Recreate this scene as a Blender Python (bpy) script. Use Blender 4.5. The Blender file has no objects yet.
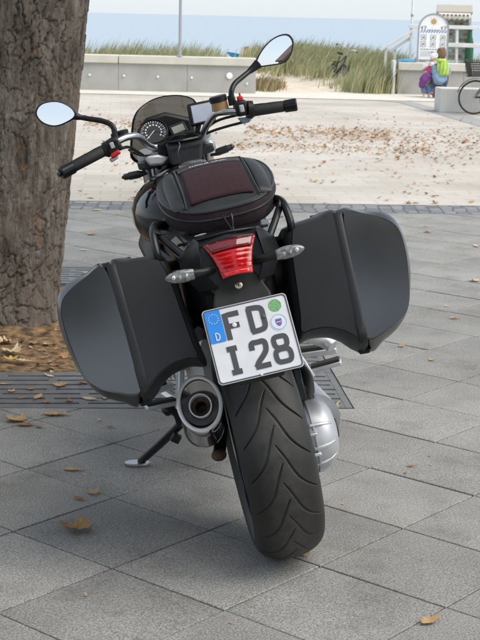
import bpy, bmesh, math, random
import numpy as np
from mathutils import Vector, Matrix
random.seed(7); np.random.seed(7)
S = bpy.context.scene
COL = S.collection
R = math.radians
# ------------------------------------------------------------------ camera
FPX, PITCH, ROLL, CH = 1411.07, 0.21245214, 0.02386632, 1.461      # focal length in photo pixels, tilt, roll, height
_cp, _sp, _c, _s = math.cos(PITCH), math.sin(PITCH), math.cos(ROLL), math.sin(ROLL)
FW = np.array([0, _cp, -_sp]); UP0 = np.array([0, _sp, _cp]); RT0 = np.array([1.0, 0, 0])
RT = _c*RT0 + _s*UP0; UP = -_s*RT0 + _c*UP0
CP = np.array([0, 0, CH])
cd = bpy.data.cameras.new('camera'); cam = bpy.data.objects.new('camera', cd); COL.objects.link(cam)
cd.sensor_fit = 'VERTICAL'; cd.sensor_height = 36.0; cd.lens = FPX/640*36.0
cd.clip_start = 0.05; cd.clip_end = 20000
cam.matrix_world = Matrix(((RT[0], UP[0], -FW[0], 0), (RT[1], UP[1], -FW[1], 0), (RT[2], UP[2], -FW[2], CH), (0, 0, 0, 1)))
cd.dof.use_dof = True; cd.dof.focus_distance = 3.9; cd.dof.aperture_fstop = 22.0
S.camera = cam
S.render.resolution_x = 768; S.render.resolution_y = 1024
# ------------------------------------------------------------------ sky, sun, exposure
SUN_EL, SUN_AZ = R(52), R(112)        # azimuth clockwise from +Y: high on the right, veiled
w = bpy.data.worlds.new('World'); S.world = w; w.use_nodes = True
nt = w.node_tree; bg = nt.nodes['Background']
sky = nt.nodes.new('ShaderNodeTexSky'); sky.sky_type = 'NISHITA'; sky.sun_disc = False
sky.sun_elevation = SUN_EL; sky.sun_rotation = SUN_AZ; sky.air_density = 1.0; sky.dust_density = 0.4; sky.ozone_density = 1.0
veil = nt.nodes.new('ShaderNodeMix'); veil.data_type = 'RGBA'; veil.inputs[0].default_value = 0.74        # thin even cloud veil over the whole sky
nt.links.new(sky.outputs[0], veil.inputs[6]); veil.inputs[7].default_value = (5.9, 6.55, 7.35, 1)
nt.links.new(veil.outputs[2], bg.inputs[0]); bg.inputs[1].default_value = 0.087
sl = bpy.data.lights.new('sun', 'SUN'); sun = bpy.data.objects.new('sun', sl); COL.objects.link(sun)
sl.energy = 2.6; sl.angle = R(60); sl.color = (1, 0.95, 0.88)
sd = Vector((math.sin(SUN_AZ)*math.cos(SUN_EL), math.cos(SUN_AZ)*math.cos(SUN_EL), math.sin(SUN_EL)))
sun.rotation_euler = (-sd).to_track_quat('-Z', 'Y').to_euler()
S.view_settings.view_transform = 'Standard'; S.view_settings.look = 'None'
S.view_settings.exposure = 0.7; S.view_settings.gamma = 1.0

# ------------------------------------------------------------------ helpers
def ray(x, y): return FW + RT*(x-240)/FPX + UP*(320-y)/FPX
def ground(x, y, z=0.0):
    d = ray(x, y); return CP + d*((z-CH)/d[2])
def at(x, y, Y):
    d = ray(x, y); return CP + d*(Y/d[1])
PSI, PHI, DEL = R(7.69), R(13.09), R(5.66)
BC = np.array([0.15214, 3.73172, 0.0025])
def rotm(a, d):
    a = np.array(a, float); a /= np.linalg.norm(a)
    K = np.array([[0, -a[2], a[1]], [a[2], 0, -a[0]], [-a[1], a[0], 0]])
    return np.eye(3)+math.sin(d)*K+(1-math.cos(d))*K@K
RB = rotm((0, 0, 1), PSI) @ rotm((0, 1, 0), -PHI)
def bl(x, y, yl):                     # measured point -> motorcycle coordinates at a chosen depth along the bike
    o = RB.T@(CP-BC); d = RB.T@ray(x, y); return o + d*((yl-o[1])/d[1])
SAX = (0, -math.sin(R(27.1)), math.cos(R(27.1))); SO = np.array([0, 1.10, 1.0]); SM = rotm(SAX, DEL)
def st(v): return SO + SM@np.array(v, float)          # steering coordinates -> motorcycle coordinates
def sl_(x, y, yl):
    o = SM.T@(RB.T@(CP-BC)-SO); d = SM.T@RB.T@ray(x, y); return o + d*((yl-o[1])/d[1])
def nrm(v): v = np.array(v, float); return v/np.linalg.norm(v)
def frame(n, up=(0, 0, 1)):
    n = nrm(n); u = np.cross(up, n)
    if np.linalg.norm(u) < 1e-6: u = np.cross((1, 0, 0), n)
    u = nrm(u); return u, np.cross(n, u), n

class MB:
    def __init__(s): s.v = []; s.f = []
    def add(s, vs, fs):
        o = len(s.v); s.v += [tuple(map(float, p)) for p in vs]; s.f += [tuple(i+o for i in f) for f in fs]; return s
    def loft(s, rings, c0=True, c1=True, closed=True):
        n = len(rings[0]); vs = [p for r in rings for p in r]; fs = []
        for k in range(len(rings)-1):
            for i in range(n if closed else n-1):
                j = (i+1) % n; fs.append((k*n+i, k*n+j, (k+1)*n+j, (k+1)*n+i))
        if c0: fs.append(tuple(range(n-1, -1, -1)))
        if c1: fs.append(tuple(range((len(rings)-1)*n, len(rings)*n)))
        return s.add(vs, fs)
    def tube(s, pts, rad, n=10, flat=1.0, up=None, caps=True):
        pts = [np.array(p, float) for p in pts]; m = len(pts)
        if not hasattr(rad, '__len__'): rad = [rad]*m
        rings = []; pu = None
        for k in range(m):
            t = nrm(pts[min(k+1, m-1)]-pts[max(k-1, 0)])
            if pu is None:
                h = np.array(up if up is not None else ((0, 0, 1) if abs(t[2]) < .9 else (1, 0, 0)), float)
            else: h = pu
            u = h-t*np.dot(h, t); u = nrm(u); pu = u; b = np.cross(t, u)
            rings.append([pts[k]+rad[k]*(math.cos(a)*u*flat+math.sin(a)*b) for a in [2*math.pi*i/n for i in range(n)]])
        return s.loft(rings, caps, caps)
    def box(s, c, sz, rot=None):
        c = np.array(c, float); h = np.array(sz, float)/2
        vs = []
        for z in (-1, 1):
            for x, y in ((-1, -1), (1, -1), (1, 1), (-1, 1)):
                p = np.array((x, y, z))*h
                if rot is not None: p = rot@p
                vs.append(c+p)
        return s.add(vs, [(3, 2, 1, 0), (4, 5, 6, 7), (0, 1, 5, 4), (1, 2, 6, 5), (2, 3, 7, 6), (3, 0, 4, 7)])
    def bar(s, a, b, wd, ht, up=(0, 0, 1)):
        a = np.array(a, float); b = np.array(b, float); t = nrm(b-a); u = nrm(np.cross(t, up)); v = np.cross(u, t)
        r = [[p+u*i*wd/2+v*j*ht/2 for i, j in ((-1, -1), (1, -1), (1, 1), (-1, 1))] for p in (a, b)]
        return s.loft(r)
    def lathe(s, prof, org, ax, n=32, caps=True):
        u, v, a = frame(ax, (0, 0, 1) if abs(nrm(ax)[2]) < .9 else (0, 1, 0)); org = np.array(org, float)
        return s.loft([[org+a*h+r*(math.cos(t)*u+math.sin(t)*v) for t in [2*math.pi*i/n for i in range(n)]] for r, h in prof], caps, caps)
    def prism(s, poly, org, ux, uy, d):
        org = np.array(org, float); ux = np.array(ux, float); uy = np.array(uy, float); w_ = np.cross(ux, uy); w_ = nrm(w_)
        return s.loft([[org+ux*a+uy*b+w_*k for a, b in poly] for k in (0, d)])
    def ell(s, c, r, n=16, m=10, rot=None):
        c = np.array(c, float); rings = []
        for k in range(m+1):
            t = -math.pi/2+math.pi*k/m; t = max(min(t, 1.53), -1.53)
            rg = []
            for i in range(n):
                a = 2*math.pi*i/n; p = np.array((r[0]*math.cos(t)*math.cos(a), r[1]*math.cos(t)*math.sin(a), r[2]*math.sin(t)))
                if rot is not None: p = rot@p
                rg.append(c+p)
            rings.append(rg)
        return s.loft(rings)
    def grid(s, P):                     # P[i][j] points
        n, m = len(P), len(P[0]); return s.add([p for r in P for p in r], [(i*m+j, i*m+j+1, (i+1)*m+j+1, (i+1)*m+j) for i in range(n-1) for j in range(m-1)])
    def build(s, name, mat, parent=None, smooth=35, bevel=0, sub=0, solid=0):
        me = bpy.data.meshes.new(name); me.from_pydata(s.v, [], s.f); me.update()
        bm = bmesh.new(); bm.from_mesh(me); bmesh.ops.recalc_face_normals(bm, faces=bm.faces); bm.to_mesh(me); bm.free()
        return mkobj(name, me, mat, parent, smooth, bevel, sub, solid)
def mkobj(name, me, mat, parent=None, smooth=35, bevel=0, sub=0, solid=0):
    if mat is not None: me.materials.append(M[mat] if isinstance(mat, str) else mat)
    if smooth:
        me.shade_smooth(); me.set_sharp_from_angle(angle=R(smooth))
    o = bpy.data.objects.new(name, me); COL.objects.link(o); o.parent = parent
    if solid:
        q = o.modifiers.new('s', 'SOLIDIFY'); q.thickness = solid; q.offset = 0
    if bevel:
        b = o.modifiers.new('b', 'BEVEL'); b.width = bevel; b.segments = 2; b.limit_method = 'ANGLE'; b.angle_limit = R(40)
    if sub:
        q = o.modifiers.new('u', 'SUBSURF'); q.levels = sub; q.render_levels = sub
    return o
def fastmesh(name, V, Fq, mat, parent=None, smooth=0):
    me = bpy.data.meshes.new(name); V = np.asarray(V, np.float32); Fq = np.asarray(Fq, np.int32); k = Fq.shape[1]
    me.vertices.add(len(V)); me.vertices.foreach_set('co', V.ravel())
    me.loops.add(Fq.size); me.loops.foreach_set('vertex_index', Fq.ravel())
    me.polygons.add(len(Fq)); me.polygons.foreach_set('loop_start', np.arange(0, Fq.size, k, dtype=np.int32)); me.update(calc_edges=True); me.validate()
    return mkobj(name, me, mat, parent, smooth)
def tag(o, label=None, cat=None, group=None, kind=None):
    if label: o['label'] = label
    if cat: o['category'] = cat
    if group: o['group'] = group
    if kind: o['kind'] = kind
    return o
def empty(name, loc=(0, 0, 0), rz=0, label=None, cat=None, group=None):
    o = bpy.data.objects.new(name, None); COL.objects.link(o); o.location = loc; o.rotation_euler = (0, 0, rz); o.empty_display_size = .1
    return tag(o, label, cat, group)
def chaikin(p, it=2, closed=True):
    p = [np.array(q, float) for q in p]
    for _ in range(it):
        n = len(p); q = []
        for i in range(n if closed else n-1):
            a, b = p[i], p[(i+1) % n]; q += [a*.75+b*.25, a*.25+b*.75]
        if not closed: q = [p[0]]+q+[p[-1]]
        p = q
    return p
def curve(p, n=6):                      # Catmull-Rom through points
    p = [np.array(q, float) for q in p]; o = []
    for i in range(len(p)-1):
        a, b, c, d = p[max(i-1, 0)], p[i], p[i+1], p[min(i+2, len(p)-1)]
        for k in range(n):
            t = k/n; o.append(.5*((2*b)+(-a+c)*t+(2*a-5*b+4*c-d)*t*t+(-a+3*b-3*c+d)*t**3))
    return o+[p[-1]]

# ------------------------------------------------------------------ materials
M = {}
def mat(name, col, rough=.5, metal=0, col2=None, nscale=20, nlo=.35, nhi=.65, bump=0, bscale=200, coat=0, rvar=0, spec=.5, rnd=0, detail=6, trans=0, sheen=0, ior=1.45):
    m = bpy.data.materials.new(name); m.use_nodes = True; n = m.node_tree; b = n.nodes['Principled BSDF']; L = n.links.new
    b.inputs['Base Color'].default_value = (*col, 1); b.inputs['Roughness'].default_value = rough; b.inputs['Metallic'].default_value = metal
    b.inputs['Coat Weight'].default_value = coat; b.inputs['Coat Roughness'].default_value = .03; b.inputs['Specular IOR Level'].default_value = spec
    b.inputs['Transmission Weight'].default_value = trans; b.inputs['IOR'].default_value = ior; b.inputs['Sheen Weight'].default_value = sheen
    tc = n.nodes.new('ShaderNodeTexCoord'); out = None
    if col2 is not None:
        t = n.nodes.new('ShaderNodeTexNoise'); t.inputs['Scale'].default_value = nscale; t.inputs['Detail'].default_value = detail; L(tc.outputs['Object'], t.inputs['Vector'])
        r = n.nodes.new('ShaderNodeValToRGB'); r.color_ramp.elements[0].position = nlo; r.color_ramp.elements[1].position = nhi
        r.color_ramp.elements[0].color = (*col, 1); r.color_ramp.elements[1].color = (*col2, 1); L(t.outputs[0], r.inputs[0]); out = r.outputs[0]
        if rvar:
            mr = n.nodes.new('ShaderNodeMapRange'); mr.inputs[3].default_value = max(rough-rvar, 0.02); mr.inputs[4].default_value = rough+rvar; L(t.outputs[0], mr.inputs[0]); L(mr.outputs[0], b.inputs['Roughness'])
    if rnd:
        oi = n.nodes.new('ShaderNodeObjectInfo'); mr = n.nodes.new('ShaderNodeMapRange'); mr.inputs[3].default_value = 1-rnd; mr.inputs[4].default_value = 1+rnd; L(oi.outputs['Random'], mr.inputs[0])
        hv = n.nodes.new('ShaderNodeHueSaturation'); L(mr.outputs[0], hv.inputs['Value'])
        if out: L(out, hv.inputs['Color'])
        else: hv.inputs['Color'].default_value = (*col, 1)
        out = hv.outputs[0]
    if out: L(out, b.inputs['Base Color'])
    if bump:
        t = n.nodes.new('ShaderNodeTexNoise'); t.inputs['Scale'].default_value = bscale; t.inputs['Detail'].default_value = 4; L(tc.outputs['Object'], t.inputs['Vector'])
        bp = n.nodes.new('ShaderNodeBump'); bp.inputs['Strength'].default_value = bump; bp.inputs['Distance'].default_value = .002; L(t.outputs[0], bp.inputs['Height']); L(bp.outputs[0], b.inputs['Normal'])
    M[name] = m; return m
# motorcycle
mat('case_lid', (.017, .0178, .0185), .22, bump=.09, bscale=1200, col2=(.023, .0237, .0243), nscale=7, rvar=.04, spec=.5, ior=2.1)
mat('case_plastic', (.017, .0173, .018), .42, spec=.5, bump=.10, bscale=900, col2=(.022, .0223, .023), nscale=6, rvar=.05)
mat('black_plastic', (.010, .010, .011), .42, bump=.08, bscale=700, col2=(.016, .0155, .015), nscale=9, spec=.35)
mat('black_gloss', (.003, .003, .0035), .07, spec=.42)
mat('black_satin', (.009, .009, .010), .3, metal=0, col2=(.014, .014, .015), nscale=14, spec=.4)
mat('rubber', (.013, .013, .013), .62, col2=(.032, .03, .028), nscale=8, bump=.15, bscale=500)
mat('tyre_rubber', (.014, .0135, .013), .52, col2=(.030, .0285, .026), nscale=9, nlo=.4, nhi=.75, bump=.25, bscale=420, rvar=.08, spec=.45)
mat('silver_cast', (.62, .63, .65), .42, metal=.55, col2=(.5, .51, .52), nscale=12, bump=.08, bscale=600)
mat('alu', (.62, .62, .62), .28, metal=1, col2=(.5, .5, .5), nscale=25)
mat('chrome', (.97, .97, .97), .05, metal=1)
mat('cap_steel', (.42, .41, .40), .16, metal=1, col2=(.30, .29, .28), nscale=12)
mat('polished_steel', (.80, .79, .78), .09, metal=1)
mat('bright_trim', (.97, .97, .97), .2, metal=.1, coat=1)  # near-white, hardly metallic: the chrome's bright sky reflection put into its colour
mat('brushed_steel', (.80, .79, .78), .14, metal=.75, col2=(.68, .66, .63), nscale=15)
mat('burnt', (.04, .035, .03), .6, metal=.4, col2=(.10, .06, .04), nscale=40)
mat('rust', (.05, .035, .03), .8, col2=(.12, .06, .035), nscale=60)
mat('red_lens', (.5, .003, .005), .14, coat=.6, col2=(.38, .002, .003), nscale=30)
mat('dark_lens', (.16, .002, .004), .06, coat=1)
mat('clear_lens', (.30, .30, .29), .08, col2=(.12, .12, .12), nscale=90, coat=.6)
mat('bulb_reflector', (.85, .85, .83), .12, metal=1)
mat('smoked_lens', (.03, .03, .03), .25, bump=.3, bscale=300)
mat('brass', (.55, .5, .4), .3, metal=1)
mat('key_slot', (.01, .01, .01), .6)
mat('plate_white', (.76, .77, .79), .35, col2=(.70, .71, .72), nscale=25, coat=.3)
mat('plate_blue', (.03, .26, .78), .35)
mat('plate_ink', (.075, .075, .08), .4)
mat('plate_star', (.75, .72, .35), .4)
mat('sticker_green', (.10, .33, .13), .5, col2=(.28, .5, .22), nscale=420, nlo=.45, nhi=.55)
mat('sticker_white', (.72, .75, .8), .4)
mat('crest_blue', (.12, .18, .48), .4); mat('crest_red', (.5, .05, .05), .4)
mat('bag_fabric', (.028, .018, .021), .85, col2=(.04, .028, .03), nscale=60, bump=.5, bscale=900, sheen=.05, spec=.25)
mat('bag_maroon', (.034, .0135, .017), .9, col2=(.046, .019, .024), nscale=90, bump=.6, bscale=1400, sheen=.05, spec=.2)
mat('bag_leather', (.026, .028, .03), .42, col2=(.034, .036, .038), nscale=40, bump=.25, bscale=600)
mat('piping', (.03, .03, .032), .35)
mat('print_silver', (.6, .6, .61), .4)
mat('dial_face', (.02, .02, .022), .4)
mat('dial_mark', (.75, .75, .75), .5)
mat('lcd', (.32, .34, .27), .15)
mat('gps_screen', (.62, .66, .74), .08, col2=(.5, .55, .66), nscale=12)  # pale tone is the sky's reflection painted into the screen colour
mat('amber_fluid', (.42, .26, .12), .25, col2=(.36, .21, .09), nscale=30)
mat('grey_fluid', (.16, .2, .24), .25)
mat('red_button', (.55, .02, .02), .35)
mat('grey_button', (.45, .46, .47), .4)
mat('mirror_glass', (.93, .94, .95), .01, metal=1)
mat('stand_foot', (.45, .46, .47), .35, metal=1)
def mk_tyre():                          # scuffed, dusty running strip
    n = M['tyre_rubber'].node_tree.nodes; L = M['tyre_rubber'].node_tree.links.new; b = n['Principled BSDF']; src = b.inputs['Base Color'].links[0].from_socket
    tc = n.new('ShaderNodeTexCoord'); sx = n.new('ShaderNodeSeparateXYZ'); L(tc.outputs['Object'], sx.inputs[0]); ab = n.new('ShaderNodeMath'); ab.operation = 'ABSOLUTE'; L(sx.outputs[0], ab.inputs[0])
    t = n.new('ShaderNodeTexNoise'); t.inputs['Scale'].default_value = 38; t.inputs['Detail'].default_value = 8; L(tc.outputs['Object'], t.inputs['Vector'])
    mr = n.new('ShaderNodeMapRange'); mr.inputs[1].default_value = .02; mr.inputs[2].default_value = .065; mr.inputs[3].default_value = .85; mr.inputs[4].default_value = .05; L(ab.outputs[0], mr.inputs[0])
    mu = n.new('ShaderNodeMath'); mu.operation = 'MULTIPLY'; L(mr.outputs[0], mu.inputs[0]); L(t.outputs[0], mu.inputs[1])
    x = n.new('ShaderNodeMix'); x.data_type = 'RGBA'; L(mu.outputs[0], x.inputs[0]); L(src, x.inputs[6]); x.inputs[7].default_value = (.10, .094, .085, 1); L(x.outputs[2], b.inputs['Base Color'])
mk_tyre()
# place
mat('slab', (.232, .224, .208), .62, col2=(.30, .29, .27), nscale=3.2, nlo=.3, nhi=.7, bump=.35, bscale=330, rnd=.10, rvar=.08)
mat('bed', (.085, .07, .05), .95, col2=(.15, .12, .08), nscale=30)
mat('cast_iron', (.13, .133, .138), .5, metal=.1, col2=(.18, .175, .17), nscale=14, bump=.2, bscale=300)
mat('concrete', (.36, .355, .33), .85, col2=(.43, .42, .395), nscale=2.5, bump=.15, bscale=60)
mat('concrete_cap', (.55, .52, .45), .8, col2=(.62, .59, .52), nscale=3, bump=.1, bscale=60)
mat('concrete_pale', (.55, .545, .52), .8, col2=(.62, .61, .58), nscale=4)
mat('white_paint', (.8, .8, .79), .45, col2=(.72, .72, .7), nscale=6)
mat('galv', (.42, .44, .46), .4, metal=.6)
mat('sand', (.62, .54, .44), .95, col2=(.5, .43, .34), nscale=3, bump=.4, bscale=25)
mat('light_lens', (.85, .86, .86), .3)
def graph(name):
    m = bpy.data.materials.new(name); m.use_nodes = True; M[name] = m; return m, m.node_tree.nodes, m.node_tree.links.new, m.node_tree.nodes['Principled BSDF']
def ramp(n, els):
    r = n.new('ShaderNodeValToRGB'); e = r.color_ramp.elements
    while len(e) < len(els): e.new(.5)
    for q, (p, c) in zip(e, els): q.position = p; q.color = (*c, 1)
    return r
def mk_slab():                          # exposed-aggregate slab: fine speckle over the broad tone
    n = M['slab'].node_tree.nodes; L = M['slab'].node_tree.links.new; b = n['Principled BSDF']
    src = b.inputs['Base Color'].links[0].from_socket
    g = n.new('ShaderNodeNewGeometry'); t = n.new('ShaderNodeTexNoise'); t.inputs['Scale'].default_value = 190; t.inputs['Detail'].default_value = 4; L(g.outputs['Position'], t.inputs['Vector'])
    r = ramp(n, [(.36, (.52, .52, .52)), (.5, (1, 1, 1)), (.66, (1.58, 1.57, 1.55))]); L(t.outputs[0], r.inputs[0])
    x = n.new('ShaderNodeMix'); x.data_type = 'RGBA'; x.blend_type = 'MULTIPLY'; x.inputs[0].default_value = .8; L(src, x.inputs[6]); L(r.outputs[0], x.inputs[7])
    t2 = n.new('ShaderNodeTexNoise'); t2.inputs['Scale'].default_value = 1.1; t2.inputs['Detail'].default_value = 5; L(g.outputs['Position'], t2.inputs['Vector'])
    r2 = ramp(n, [(.28, (.72, .70, .67)), (.42, (.93, .92, .91)), (.65, (1.08, 1.08, 1.08))]); L(t2.outputs[0], r2.inputs[0])
    y = n.new('ShaderNodeMix'); y.data_type = 'RGBA'; y.blend_type = 'MULTIPLY'; y.inputs[0].default_value = 1; L(x.outputs[2], y.inputs[6]); L(r2.outputs[0], y.inputs[7]); v = n.new('ShaderNodeTexVoronoi'); v.inputs['Scale'].default_value = 5.5; L(g.outputs['Position'], v.inputs['Vector'])   # gum spots, droppings
    sp = ramp(n, [(.045, (1, 1, 1)), (.075, (0, 0, 0))]); L(v.outputs['Distance'], sp.inputs[0]); sx = n.new('ShaderNodeSeparateColor'); L(v.outputs['Color'], sx.inputs[0])
    gt = n.new('ShaderNodeMath'); gt.operation = 'GREATER_THAN'; gt.inputs[1].default_value = .72; L(sx.outputs[0], gt.inputs[0]); mm = n.new('ShaderNodeMath'); mm.operation = 'MULTIPLY'; L(sp.outputs[0], mm.inputs[0]); L(gt.outputs[0], mm.inputs[1]); m5 = n.new('ShaderNodeMath'); m5.operation = 'MULTIPLY'; m5.inputs[1].default_value = .45; L(mm.outputs[0], m5.inputs[0])
    z = n.new('ShaderNodeMix'); z.data_type = 'RGBA'; L(m5.outputs[0], z.inputs[0]); L(y.outputs[2], z.inputs[6]); z.inputs[7].default_value = (.07, .065, .06, 1)
    t3 = n.new('ShaderNodeTexNoise'); t3.inputs['Scale'].default_value = 4.3; t3.inputs['Detail'].default_value = 9; t3.inputs['Roughness'].default_value = .65; L(g.outputs['Position'], t3.inputs['Vector'])
    r3 = ramp(n, [(.34, (.74, .72, .68)), (.47, (1, 1, 1)), (.62, (1.06, 1.06, 1.05))]); L(t3.outputs[0], r3.inputs[0]); k = n.new('ShaderNodeMix'); k.data_type = 'RGBA'; k.blend_type = 'MULTIPLY'; k.inputs[0].default_value = .8; L(z.outputs[2], k.inputs[6]); L(r3.outputs[0], k.inputs[7]); L(k.outputs[2], b.inputs['Base Color'])
mk_slab()
def mk_plaza():                         # pale block paving, sandy joints, stains
    m, n, L, b = graph('plaza'); g = n.new('ShaderNodeNewGeometry')
    mp = n.new('ShaderNodeMapping'); mp.inputs['Rotation'].default_value = (0, 0, R(-5)); L(g.outputs['Position'], mp.inputs[0])
    br = n.new('ShaderNodeTexBrick'); br.inputs['Scale'].default_value = 1; br.inputs['Brick Width'].default_value = .32; br.inputs['Row Height'].default_value = .2; br.inputs['Mortar Size'].default_value = .008
    br.inputs['Color1'].default_value = (.50, .46, .41, 1); br.inputs['Color2'].default_value = (.44, .405, .36, 1); br.inputs['Mortar'].default_value = (.40, .37, .32, 1); L(mp.outputs[0], br.inputs['Vector'])
    t = n.new('ShaderNodeTexNoise'); t.inputs['Scale'].default_value = .5; t.inputs['Detail'].default_value = 8; L(g.outputs['Position'], t.inputs['Vector'])
    r = ramp(n, [(.32, (.8, .77, .72)), (.6, (1.05, 1.05, 1.04))]); L(t.outputs[0], r.inputs[0])
    x = n.new('ShaderNodeMix'); x.data_type = 'RGBA'; x.blend_type = 'MULTIPLY'; x.inputs[0].default_value = 1; L(br.outputs[0], x.inputs[6]); L(r.outputs[0], x.inputs[7]); L(x.outputs[2], b.inputs['Base Color']); b.inputs['Roughness'].default_value = .8
mk_plaza()
def mk_cobble():
    m, n, L, b = graph('cobble'); g = n.new('ShaderNodeNewGeometry'); v = n.new('ShaderNodeTexVoronoi'); v.inputs['Scale'].default_value = 10; v.inputs['Randomness'].default_value = .35; L(g.outputs['Position'], v.inputs['Vector'])
    v2 = n.new('ShaderNodeTexVoronoi'); v2.feature = 'DISTANCE_TO_EDGE'; v2.inputs['Scale'].default_value = 10; v2.inputs['Randomness'].default_value = .35; L(g.outputs['Position'], v2.inputs['Vector'])
    r = ramp(n, [(0, (.10, .10, .10)), (1, (.26, .26, .265))]); L(v.outputs['Color'], r.inputs[0])
    e = ramp(n, [(.03, (.35, .32, .28)), (.12, (1, 1, 1))]); L(v2.outputs[0], e.inputs[0])
    x = n.new('ShaderNodeMix'); x.data_type = 'RGBA'; x.blend_type = 'MULTIPLY'; x.inputs[0].default_value = 1; L(r.outputs[0], x.inputs[6]); L(e.outputs[0], x.inputs[7]); L(x.outputs[2], b.inputs['Base Color']); b.inputs['Roughness'].default_value = .6
mk_cobble()
def mk_soil():
    m, n, L, b = graph('soil'); g = n.new('ShaderNodeNewGeometry'); t = n.new('ShaderNodeTexNoise'); t.inputs['Scale'].default_value = 26; t.inputs['Detail'].default_value = 8; L(g.outputs['Position'], t.inputs['Vector'])
    r = ramp(n, [(.34, (.06, .036, .02)), (.5, (.19, .11, .05)), (.68, (.34, .21, .10))]); L(t.outputs[0], r.inputs[0]); L(r.outputs[0], b.inputs['Base Color']); b.inputs['Roughness'].default_value = .95
    bp = n.new('ShaderNodeBump'); bp.inputs['Distance'].default_value = .02; L(t.outputs[0], bp.inputs['Height']); L(bp.outputs[0], b.inputs['Normal'])
mk_soil()
def mk_bark():                          # colour follows the sculpted plates (attribute h) plus lichen and fresh orange flakes
    m, n, L, b = graph('bark'); a = n.new('ShaderNodeAttribute'); a.attribute_name = 'h'; tc = n.new('ShaderNodeTexCoord')
    ms = n.new('ShaderNodeMapping'); ms.inputs['Scale'].default_value = (1, 1, .22); L(tc.outputs['Object'], ms.inputs[0])
    t = n.new('ShaderNodeTexNoise'); t.inputs['Scale'].default_value = 20; t.inputs['Detail'].default_value = 12; t.inputs['Roughness'].default_value = .74; L(ms.outputs[0], t.inputs['Vector'])
    r = ramp(n, [(.32, (.04, .03, .023)), (.44, (.13, .104, .08)), (.55, (.23, .195, .16)), (.68, (.40, .36, .31))]); L(t.outputs[0], r.inputs[0])
    gm = n.new('ShaderNodeTexNoise'); gm.inputs['Scale'].default_value = 2.2; gm.inputs['Detail'].default_value = 6; L(tc.outputs['Object'], gm.inputs['Vector'])
    gr = ramp(n, [(.52, (0, 0, 0)), (.68, (1, 1, 1))]); L(gm.outputs[0], gr.inputs[0])
    x = n.new('ShaderNodeMix'); x.data_type = 'RGBA'; L(gr.outputs[0], x.inputs[0]); L(r.outputs[0], x.inputs[6]); x.inputs[7].default_value = (.20, .17, .135, 1)
    mp = n.new('ShaderNodeMapping'); mp.inputs['Scale'].default_value = (1, 1, .45); L(tc.outputs['Object'], mp.inputs[0])
    o = n.new('ShaderNodeTexNoise'); o.inputs['Scale'].default_value = 12; o.inputs['Detail'].default_value = 7; o.inputs['Roughness'].default_value = .65; L(mp.outputs[0], o.inputs['Vector'])
    oram = ramp(n, [(.60, (0, 0, 0)), (.72, (.85, .85, .85))]); L(o.outputs[0], oram.inputs[0])
    y = n.new('ShaderNodeMix'); y.data_type = 'RGBA'; L(oram.outputs[0], y.inputs[0]); L(x.outputs[2], y.inputs[6]); y.inputs[7].default_value = (.34, .20, .10, 1)
    L(y.outputs[2], b.inputs['Base Color']); b.inputs['Roughness'].default_value = .9
    f = n.new('ShaderNodeTexNoise'); f.inputs['Scale'].default_value = 60; f.inputs['Detail'].default_value = 9; f.inputs['Roughness'].default_value = .7; L(mp.outputs[0], f.inputs['Vector'])
    bp = n.new('ShaderNodeBump'); bp.inputs['Distance'].default_value = .022; bp.inputs['Strength'].default_value = 1; L(f.outputs[0], bp.inputs['Height']); L(bp.outputs[0], b.inputs['Normal'])
mk_bark()
def mk_rand(name, els, rough=.8, transl=0):   # colour per loose island
    m, n, L, b = graph(name); g = n.new('ShaderNodeNewGeometry'); r = ramp(n, els); L(g.outputs['Random Per Island'], r.inputs[0]); L(r.outputs[0], b.inputs['Base Color']); b.inputs['Roughness'].default_value = rough
    if transl:
        t = n.new('ShaderNodeBsdfTranslucent'); L(r.outputs[0], t.inputs[0]); x = n.new('ShaderNodeMixShader'); x.inputs[0].default_value = transl; L(b.outputs[0], x.inputs[1]); L(t.outputs[0], x.inputs[2]); L(x.outputs[0], n['Material Output'].inputs[0])
mk_rand('litter', [(0, (.30, .15, .065)), (.3, (.44, .26, .12)), (.6, (.36, .22, .13)), (.85, (.56, .41, .25)), (1, (.24, .10, .045))])
mk_rand('dune_grass', [(0, (.22, .28, .12)), (.4, (.36, .39, .19)), (.7, (.50, .47, .28)), (1, (.60, .50, .33))], .7, .3)
mk_rand('crown_leaf', [(0, (.05, .10, .025)), (.6, (.08, .13, .03)), (.85, (.16, .15, .03)), (1, (.22, .13, .03))], .6, .35)
mk_rand('russet', [(0, (.28, .15, .09)), (.45, (.36, .24, .14)), (.6, (.24, .26, .11)), (1, (.30, .31, .15))], .8)
def leafmat(name, a, bcol, sc=30):
    mat(name, a, .7, col2=bcol, nscale=sc, nlo=.3, nhi=.7)
leafmat('leaf_tan', (.5, .33, .16), (.38, .22, .1)); leafmat('leaf_brown', (.36, .17, .07), (.26, .11, .045)); leafmat('leaf_yellow', (.62, .46, .08), (.5, .33, .08)); leafmat('leaf_pale', (.62, .5, .33), (.5, .36, .2)); leafmat('leaf_olive', (.27, .13, .05), (.42, .25, .09), 60)
def mk_sea():
    m, n, L, b = graph('sea_water'); b.inputs['Base Color'].default_value = (.26, .34, .41, 1); b.inputs['Roughness'].default_value = .2; b.inputs['IOR'].default_value = 1.33
    g = n.new('ShaderNodeNewGeometry'); mp = n.new('ShaderNodeMapping'); mp.inputs['Scale'].default_value = (.25, 1, 1); L(g.outputs['Position'], mp.inputs[0])
    t = n.new('ShaderNodeTexNoise'); t.inputs['Scale'].default_value = .35; t.inputs['Detail'].default_value = 7; L(mp.outputs[0], t.inputs['Vector'])
    bp = n.new('ShaderNodeBump'); bp.inputs['Distance'].default_value = .4; bp.inputs['Strength'].default_value = .35; L(t.outputs[0], bp.inputs['Height']); L(bp.outputs[0], b.inputs['Normal'])
mk_sea()
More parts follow.
